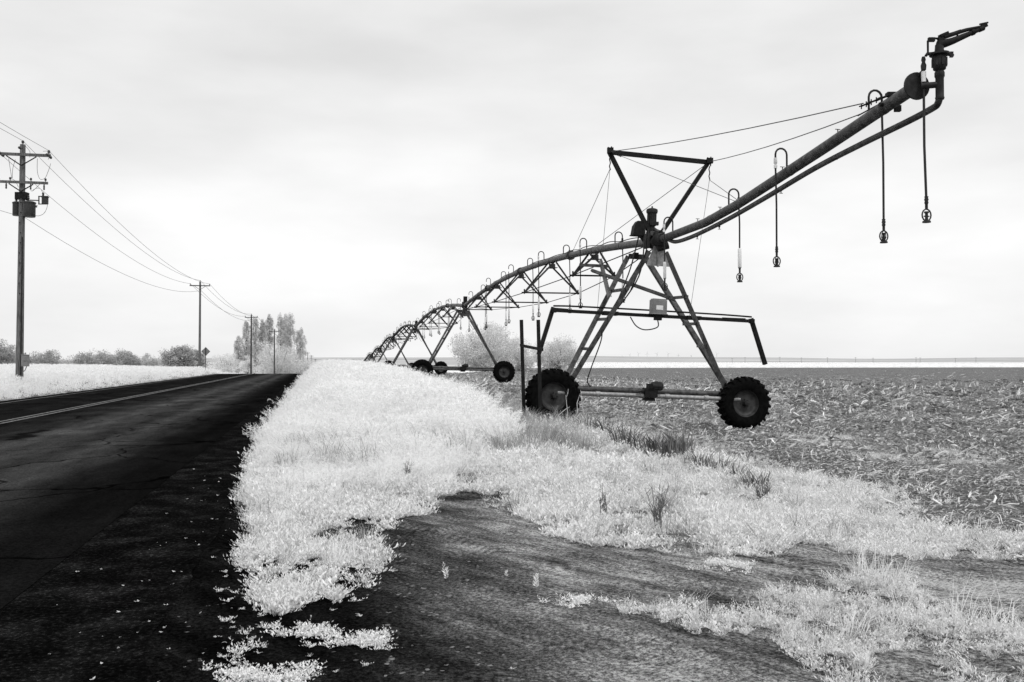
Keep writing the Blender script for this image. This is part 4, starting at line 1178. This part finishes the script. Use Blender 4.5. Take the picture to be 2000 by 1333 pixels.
# ------------------------------------------------------------------ trees and shrubs
def foliage(name, c, rx, ry, rz_, nclump, per, lsize, mat, parent, seed, shape='round', up=.3):
    r = np.random.default_rng(seed)
    d = norm(r.normal(size=(nclump, 3))); rad = r.random(nclump) ** .45
    if shape == 'round':
        C = d * rad[:, None] * np.array([rx, ry, rz_]); C[:, 2] = np.where(C[:, 2] < -.68 * rz_, -.68 * rz_ * r.random(nclump), C[:, 2])
    else:   # tall column: widest a third of the way up
        t = r.random(nclump); w = np.interp(t, [0, .12, .35, .7, .9, 1], [.5, .85, 1, .95, .7, .3])
        a = r.random(nclump) * 6.283; q = np.sqrt(r.random(nclump)) * w
        C = np.stack([np.cos(a) * q * rx, np.sin(a) * q * ry, (t * 2 - 1) * rz_], 1)
    az_ = np.arctan2(C[:, 2], C[:, 0]); ph = r.random(3) * 6.28
    lob = 1 + (.13 * np.sin(3 * az_ + ph[0]) + .1 * np.sin(5 * az_ + ph[1]) + .07 * np.sin(9 * az_ + ph[2])) * (1 if shape == 'round' else .0)
    C[:, :2] *= (.85 + .3 * r.random((nclump, 1))) * lob[:, None]; C[:, 2] *= (.9 + .16 * r.random(nclump)) * lob
    cs = (.17 if shape == 'round' else .11) * (rx + rz_) * (.5 + .7 * r.random(nclump)) * (1 if shape == 'round' else .55)
    idx = np.repeat(np.arange(nclump), per); n = len(idx)
    off = norm(r.normal(size=(n, 3))) * (r.random((n, 1)) ** .5) * cs[idx][:, None]
    off[:, 2] *= .8 if shape == 'round' else 1.8
    P = C[idx] + off
    D = norm(P / np.array([rx, ry, rz_])) * .8 + r.normal(0, .6, (n, 3)) + np.array([0, 0, up])
    V, Q = leaves(P, D, lsize * (.6 + .8 * r.random(n)), lsize * .55, r)
    sh = np.repeat((.65 * r.random(nclump))[idx] + .35 * r.random(n), 4)
    return np_mesh(name, V + np.array(c), Q, mat, sh, parent=parent)

def tree(name, px0, px1, py_top, py_base, Y, label, cat, grp, mat, seed, dens=1.0, shape='round', depth=1.0, lsize=.16, up=.3, spiky=False):
    xc = (px0 + px1) / 2; x = (xc - 1000) / F * Y
    zb = hz(x, Y); zt = EYE + (705.5 - py_top) * Y / F
    w = (px1 - px0) / 2 * Y / F; H = zt - zb
    o = thing(name, (x, Y, zb), label, cat, grp)
    r = random.Random(seed)
    mb = MB(); base = Vector((x, Y, zb - .1))
    if shape == 'round':
        for k in range(6):
            a = r.random() * 6.283; e = r.random() * .55
            p1 = base + UPV * H * .35 + Vector((math.cos(a), math.sin(a), 0)) * w * e * .5
            p2 = base + UPV * H * (.7 + .15 * r.random()) + Vector((math.cos(a), math.sin(a), 0)) * w * e * 1.2
            mb.tube([base + Vector((math.cos(a), math.sin(a), 0)) * .1, p1, p2], [.05 * H * .5, .02 * H * .6, .004 * H], 6)
    else:
        mb.tube([base, base + UPV * H * .5, base + UPV * H * .95], [.018 * H, .011 * H, .003 * H], 7)
        for k in range(10):
            a = r.random() * 6.283; h0 = H * (.1 + .65 * r.random())
            mb.tube([base + UPV * h0, base + UPV * (h0 + H * .08) + Vector((math.cos(a), math.sin(a), 0)) * w * .35, base + UPV * (h0 + H * .2) + Vector((math.cos(a), math.sin(a), 0)) * w * .6], [.006 * H, .004 * H, .001 * H], 5)
    mb.build('trunk', 'bark', o)
    if shape == 'round':
        c = (x, Y, zb + H * .42)
        foliage('crown', c, w * .98, w * .98 * depth, H * .56, int(115 * dens), 60, lsize, mat, o, seed, up=up)
    else:
        c = (x, Y, zb + H * .54)
        foliage('crown', c, w * .98, w * .98, H * .49, int(130 * dens), 44, lsize, mat, o, seed, 'column', up=.9)
    return o
GB = 'bushes behind the left meadow'
BUSH = [(-20, 28, 671, 150, 'round grey bush cut by the left edge of the photo', 1.0), (20, 62, 690, 170, 'low grey bush just left of the nearest utility pole trunk', .8),
        (60, 118, 686, 170, 'wide grey bush just right of the meter box on the nearest pole', 1.0), (136, 196, 687, 190, 'left bush of the long low hedge on the meadow horizon', 1.0), (182, 240, 690, 195, 'middle bush of the long low hedge on the meadow horizon', 1.0),
        (226, 272, 688, 190, 'right bush of the long low hedge on the meadow horizon', .9), (264, 320, 697, 230, 'lowest faint bush trailing off the right end of the hedge', .7),
        (322, 376, 677, 145, 'dense dark round bush just left of the second utility pole', 1.4), (362, 396, 682, 150, 'smaller bush partly behind the second utility pole', .8)]
for k, (a, b_, t_, Y, lab, dn) in enumerate(BUSH):
    tree('bush', a - 5, b_ + 5, t_, 712, Y, lab, 'bush', GB, 'leaf_mid', 100 + k, dn * 2.0, lsize=.24, depth=.8)
tree('bush', 408, 475, 690, 716, 165, 'low pale spreading bush between the diamond sign and the third pole', 'bush', GB, 'leaf_light', 120, .9, lsize=.2)
tree('bush', 468, 500, 694, 720, 200, 'pale low bush at the foot of the third utility pole', 'bush', GB, 'leaf_light', 121, .6, lsize=.2)
tree('bush', 500, 588, 672, 726, 262, 'large round pale shrub beside the road in front of the poplars', 'bush', None, 'leaf_round', 122, 3.2, lsize=.26)
tree('bush', 578, 622, 704, 724, 300, 'small pale bush at the far end of the road, right of the round shrub', 'bush', None, 'leaf_light', 123, .6, lsize=.3)
POP = [(458, 474, 662, 280, 'shortest poplar, leftmost of the row'), (473, 490, 634, 285, 'second poplar from the left, its edge touching the third utility pole'), (490, 507, 630, 290, 'broad poplar just right of the third utility pole'), (506, 519, 631, 290, 'narrow poplar with a gap of sky on its left'),
       (519, 533, 622, 295, 'slender pointed poplar standing alone mid row'), (540, 556, 621, 290, 'left poplar of the tallest clump'), (552, 567, 624, 300, 'middle poplar of the tallest clump'), (558, 575, 619, 290, 'tallest poplar, right side of the tallest clump'), (576, 597, 647, 310, 'short broad poplar, rightmost of the row')]
for k, (a, b_, t_, Y, lab) in enumerate(POP):
    tree('poplar_tree', a - 1, b_ + 1, t_, 715, Y, lab, 'tree', 'row of poplars', 'leaf_poplar', 200 + k, 1.5, 'column', lsize=.3)
tree('shrub', 892, 1006, 636, 713, 150, 'large pale domed shrub beyond the second tower, left of the pair', 'shrub', None, 'leaf_light', 301, 3.4, lsize=.26, up=.8)
tree('shrub', 975, 1052, 662, 713, 155, 'smaller pale shrub behind the two thin steel uprights', 'shrub', None, 'leaf_light', 302, 1.5, lsize=.22, up=.8)
tree('shrub', 1050, 1130, 660, 713, 150, 'pale feathery shrub between the steel uprights and the tower leg', 'shrub', None, 'leaf_light', 303, 2.2, lsize=.22, up=.8)

# ------------------------------------------------------------------ wind turbines and far poles on the plain
def turbine_mesh(h):
    mb = MB(); z = Vector((0, 0, 0))
    mb.tube([z, UPV * h], [h * .022, h * .014], 8); mb.box(UPV * (h + .01 * h) + Vector((0, .02 * h, 0)), (.05 * h, .12 * h, .05 * h))
    return mb
tb = None
for k, (px, ph) in enumerate([(1215, 6), (1230, 9), (1247, 11), (1264, 11), (1283, 11), (1305, 11), (1325, 8), (1350, 7), (1400, 11)]):
    Y = 3300; p = at(px, 699, Y); base = Vector((p.x, Y, 12)); h = (ph - 4) * Y / F + 3
    o = thing('wind_turbine', base, 'tiny three-bladed wind turbine on the pale ridge seen between the tower legs', 'wind turbine', 'wind turbines on the ridge')
    mb = MB(); mb.tube([base - UPV * 3, base + UPV * h], [.6, .4], 8); mb.box(base + UPV * (h + .3), (1, 2.4, 1)); mb.build('tower', 'turbine', o)
    mb = MB(); a0 = k * .7; hb = base + UPV * (h + .3) - Vector((0, 1.5, 0))
    for q in range(3):
        a = a0 + q * 2.094; dr = Vector((math.sin(a), 0, math.cos(a))); mb.tube([hb, hb + dr * h * .3, hb + dr * h * .62], [.4, .5, .12], 6)
    mb.lathe([(-.6, 0), (-.4, .5), (.5, .6), (.6, 0)], hb, (0, 1, 0), 8); mb.build('rotor', 'turbine', o)
for k, (px, tall) in enumerate([(1455, 9), (1485, 9), (1523, 10), (1565, 8), (1616, 8), (1671, 9), (1705, 7), (1789, 9), (1797, 8), (1866, 6), (1906, 9), (1430, 6)]):
    Y = 900; x = (px - 1000) / F * Y; zz = hz(x, Y) - .2; base = Vector((x, Y, zz)); h = 1.6 + tall * Y / F
    h = EYE + (705.5 - 698 + (tall - 9) * .6) * Y / F - zz
    o = thing('power_pole', base, 'faint distant power pole on the pale plain beyond the dark field', 'power pole', 'distant power poles on the plain')
    MB().tube([base, base + UPV * h], [.18, .13], 6).build('pole_shaft', 'far_wood', o); MB().beam(base + UPV * (h - .5) - Vector((1.2, 0, 0)), base + UPV * (h - .5) + Vector((1.2, 0, 0)), .16, .18).build('crossarm', 'far_wood', o)

# ------------------------------------------------------------------ separate weeds and dead stalks
def small_plant(name, tpl, p, s, mat, label, cat, grp, shade=(.2, 1)):
    V, Q = tpl; a = random.random() * 6.283; c_, s_ = math.cos(a), math.sin(a)
    W = np.stack([V[:, 0] * c_ - V[:, 1] * s_, V[:, 0] * s_ + V[:, 1] * c_, V[:, 2]], 1) * s + np.array(p)
    sh = shade[0] + (shade[1] - shade[0]) * rng.random(len(V))
    o = np_mesh(name, W, Q, mat, sh, origin=p)
    return tag(o, label, cat, grp)
spr = []
while len(spr) < 75:
    a = random.uniform(375, 520); b_ = random.uniform(900, 1325)
    if a < 520 - (b_ - 900) * .12 + 60 * random.random() and (a > 475 - (b_ - 900) * .2 * random.random() ** .5): spr.append((a, b_))
spr += [(415, 1096), (430, 1165), (590, 1190), (650, 1195), (705, 1205), (1000, 1300), (655, 1315), (715, 1302), (480, 1245), (605, 1283)]
for (a, b_) in spr:
    g = gz(a, b_); g.z = hz(g.x, g.y) + .005
    small_plant('weed_sprout', T_SPRIG[random.randrange(5)], g, .2 + .5 * random.random() ** 3, 'weed', 'tiny pale weed sprout on the dark gravel shoulder', 'weed', 'weed sprouts on the gravel')
T_UP = [sprig(2, 16, .2, .05, .34, tr, .35) for _ in range(3)]
for k, (a, b_, s, lab) in enumerate([(872, 1130, .62, 'upright pale weed alone on the dark earth turn-out'), (1046, 1152, .7, 'pale weed leaning beside the tyre-marked earth, right of the lone upright one'), (988, 1128, .35, 'smallest pale weed on the bare earth between two taller ones')]):
    g = gz(a, b_); g.z = hz(g.x, g.y) + .003
    small_plant('weed', T_UP[k], g, s, 'weed', lab, 'weed', None, (.4, 1))
# low clumps on the dirt: each a mound of sprigs
def clump(px, py, rad, n, lab, s0=.7):
    g = gz(px, py); g.z = hz(g.x, g.y)
    VV = []; QQ = []; off = 0
    for k in range(n):
        V, Q = T_SPRIG[random.randrange(5)]; q = rng.normal(0, rad * .5, 2); s = s0 * (.6 + .6 * random.random()); a = random.random() * 6.28
        c_, s_ = math.cos(a), math.sin(a)
        W = np.stack([V[:, 0] * c_ - V[:, 1] * s_, V[:, 0] * s_ + V[:, 1] * c_, V[:, 2] * .75], 1) * s + np.array([g.x + q[0] * 1.3, g.y + q[1], hz(g.x + q[0] * 1.3, g.y + q[1])])
        VV.append(W); QQ.append(Q + off); off += len(V)
    V = np.concatenate(VV); tag(np_mesh('weed_clump', V, np.concatenate(QQ), 'weed', .15 + .85 * rng.random(len(V)), origin=g), lab, 'weed clump', 'weed clumps on the bare earth')
clump(712, 1252, .13, 46, 'round leafy pale clump alone on the dark earth near the tyre marks')
clump(530, 1325, .17, 60, 'leafy pale clump cut by the bottom edge of the photo')
clump(600, 1235, .12, 28, 'ragged pale clump between the verge tongue and the round clump')
clump(1430, 1110, .15, 36, 'loose pale clump on light sandy soil at the edge of the turn-out')
clump(1130, 1178, .10, 22, 'small pale clump at the left tip of the near grass strip')
clump(560, 1165, .2, 40, 'tongue of pale leaves reaching down over the gravel edge')
clump(660, 1110, .2, 40, 'broad pale clump on the right shoulder of the verge tongue')

T_STK = []
for _ in range(5):
    V, Q = blades(24, .13, .14, .36, .024, .5, tr); T_STK.append((V, Q))
g0 = [(1128, 832), (1165, 852), (1205, 868), (1250, 886), (1300, 898), (1345, 908), (1400, 932), (1450, 952), (1500, 980)]
k = 0
for t in np.linspace(0, 1, 40):
    s = t * (len(g0) - 1); i = min(int(s), len(g0) - 2); f_ = s - i
    a = g0[i][0] + (g0[i + 1][0] - g0[i][0]) * f_ + random.uniform(-8, 8); b_ = g0[i][1] + (g0[i + 1][1] - g0[i][1]) * f_ + random.uniform(-3, 6)
    g = gz(a, b_); g.z = hz(g.x, g.y)
    small_plant('dead_stalks', T_STK[random.randrange(5)], g, (.8 + .6 * random.random()) * (1.1 if 6 < k < 24 else (.8 if k < 10 else .6)), 'stalk', 'grey clump of dead crop stalks in the row between pale weeds and field', 'dead stalks', 'row of dead stalks along the field edge', (0, 1)); k += 1
def twigs(px, py, h, n, lab):
    g = gz(px, py); g.z = hz(g.x, g.y); mb = MB()
    for q in range(n):
        a = random.random() * 6.283; e = random.random() * .35; ln = h * (.4 + .6 * random.random())
        d_ = Vector((math.cos(a) * e, math.sin(a) * e, 1)).normalized()
        p1 = g + d_ * ln * .5 + Vector((random.uniform(-.02, .02), 0, 0)); p2 = g + d_ * ln
        mb.tube([g + Vector((math.cos(a) * .03, math.sin(a) * .03, 0)), p1, p2], [.004, .003, .0015], 4)
        for w in range(4):
            t = random.uniform(.3, .9); b0_ = g + d_ * ln * t; a2 = random.random() * 6.28
            mb.tube([b0_, b0_ + Vector((math.cos(a2) * .05, math.sin(a2) * .05, .06)) * (h / .45)], [.0025, .001], 4)
    o = mb.build('dry_weed', 'dry_twig', origin=g); tag(o, lab, 'dry weed')
twigs(1287, 1045, .42, 15, 'dark twiggy dead weed standing in the low pale weeds at mid verge')
twigs(1180, 1010, .3, 10, 'sparse dark twigs left of the bushy dead weed')
twigs(795, 945, .36, 14, 'dark dry stems at the lower edge of the tall pale grass')
twigs(845, 905, .5, 4, 'single thin dark stem leaning in the pale grass near the bank')
twigs(960, 800, .8, 22, 'fine grey dry weed in the ditch left of the steel uprights')
# broken pale crop stalk leaning on the near tyre
g = gz(1118, 812, .05); mb = MB()
for pts in ([(1109, 810, 19.9), (1107, 792, 19.9), (1105, 772, 19.9)], [(1106, 776, 19.85), (1109, 768, 19.8), (1110, 760, 19.8)], [(1128, 808, 19.9), (1127, 788, 20), (1132, 772, 20)], [(1090, 812, 19.7), (1104, 800, 19.7), (1113, 795, 19.7)], [(1140, 808, 19.8), (1137, 790, 19.8), (1134, 762, 19.8)]):
    P = [at(*p) for p in pts]; mb.tube(P, [.009, .007, .004], 5)
M['pale_stalk'] = plain('pale_stalk', .4, .62, 9, .8)
tag(mb.build('broken_stalk', 'pale_stalk', origin=g), 'broken pale crop stalks leaning in front of the near tyre', 'dead stalk')

# ------------------------------------------------------------------ world, sun, camera
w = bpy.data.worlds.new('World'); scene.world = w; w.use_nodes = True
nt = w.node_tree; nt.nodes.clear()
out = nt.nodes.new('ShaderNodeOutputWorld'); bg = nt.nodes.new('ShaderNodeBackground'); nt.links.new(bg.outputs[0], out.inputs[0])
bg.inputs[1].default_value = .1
SUN_EL, SUN_AZ = R(58), R(150)          # azimuth from +Y clockwise
sky = nt.nodes.new('ShaderNodeTexSky'); sky.sky_type = 'NISHITA'; sky.sun_disc = False; sky.sun_elevation = SUN_EL; sky.sun_rotation = SUN_AZ
bw = nt.nodes.new('ShaderNodeRGBToBW'); nt.links.new(sky.outputs[0], bw.inputs[0])
tc = nt.nodes.new('ShaderNodeTexCoord')
sep = nt.nodes.new('ShaderNodeSeparateXYZ'); nt.links.new(tc.outputs['Generated'], sep.inputs[0])
def wnoise(scale, mp_, det):
    mp = nt.nodes.new('ShaderNodeMapping'); mp.inputs['Scale'].default_value = mp_; nt.links.new(tc.outputs['Generated'], mp.inputs[0])
    n = nt.nodes.new('ShaderNodeTexNoise'); n.inputs['Scale'].default_value = scale; n.inputs['Detail'].default_value = det; n.inputs['Roughness'].default_value = .5
    nt.links.new(mp.outputs[0], n.inputs['Vector']); return n.outputs['Fac']
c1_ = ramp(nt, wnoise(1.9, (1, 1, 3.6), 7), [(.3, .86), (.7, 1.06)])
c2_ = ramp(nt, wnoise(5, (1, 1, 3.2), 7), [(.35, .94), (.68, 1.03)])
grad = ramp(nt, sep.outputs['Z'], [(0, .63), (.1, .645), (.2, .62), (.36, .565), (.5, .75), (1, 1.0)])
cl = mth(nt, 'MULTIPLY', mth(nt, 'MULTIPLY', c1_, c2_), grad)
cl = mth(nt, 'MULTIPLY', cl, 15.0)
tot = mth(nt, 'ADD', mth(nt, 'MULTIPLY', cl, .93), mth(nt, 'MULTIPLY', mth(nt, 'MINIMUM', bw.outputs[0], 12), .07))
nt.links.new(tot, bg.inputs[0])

ld = bpy.data.lights.new('sun', 'SUN'); ld.energy = 1.5; ld.angle = R(14); ld.color = (1, 1, 1)
so = bpy.data.objects.new('sun', ld); COL.objects.link(so); so.location = (0, 0, 60)
sd_ = Vector((math.sin(SUN_AZ) * math.cos(SUN_EL), math.cos(SUN_AZ) * math.cos(SUN_EL), math.sin(SUN_EL)))
so.rotation_euler = (-sd_).to_track_quat('-Z', 'Y').to_euler()

cam = bpy.data.cameras.new('camera'); co = bpy.data.objects.new('camera', cam); COL.objects.link(co)
cam.sensor_width = 36; cam.lens = 36 * F / 2000; cam.clip_end = 20000; cam.clip_start = .05
co.location = (0, 0, EYE); co.rotation_euler = (math.pi / 2 + PITCH, 0, 0)
scene.camera = co
scene.view_settings.view_transform = 'Standard'; scene.view_settings.look = 'None'; scene.view_settings.exposure = 0.1; scene.view_settings.gamma = 1
scene.cycles.max_bounces = 6; scene.cycles.transmission_bounces = 3; scene.cycles.diffuse_bounces = 5
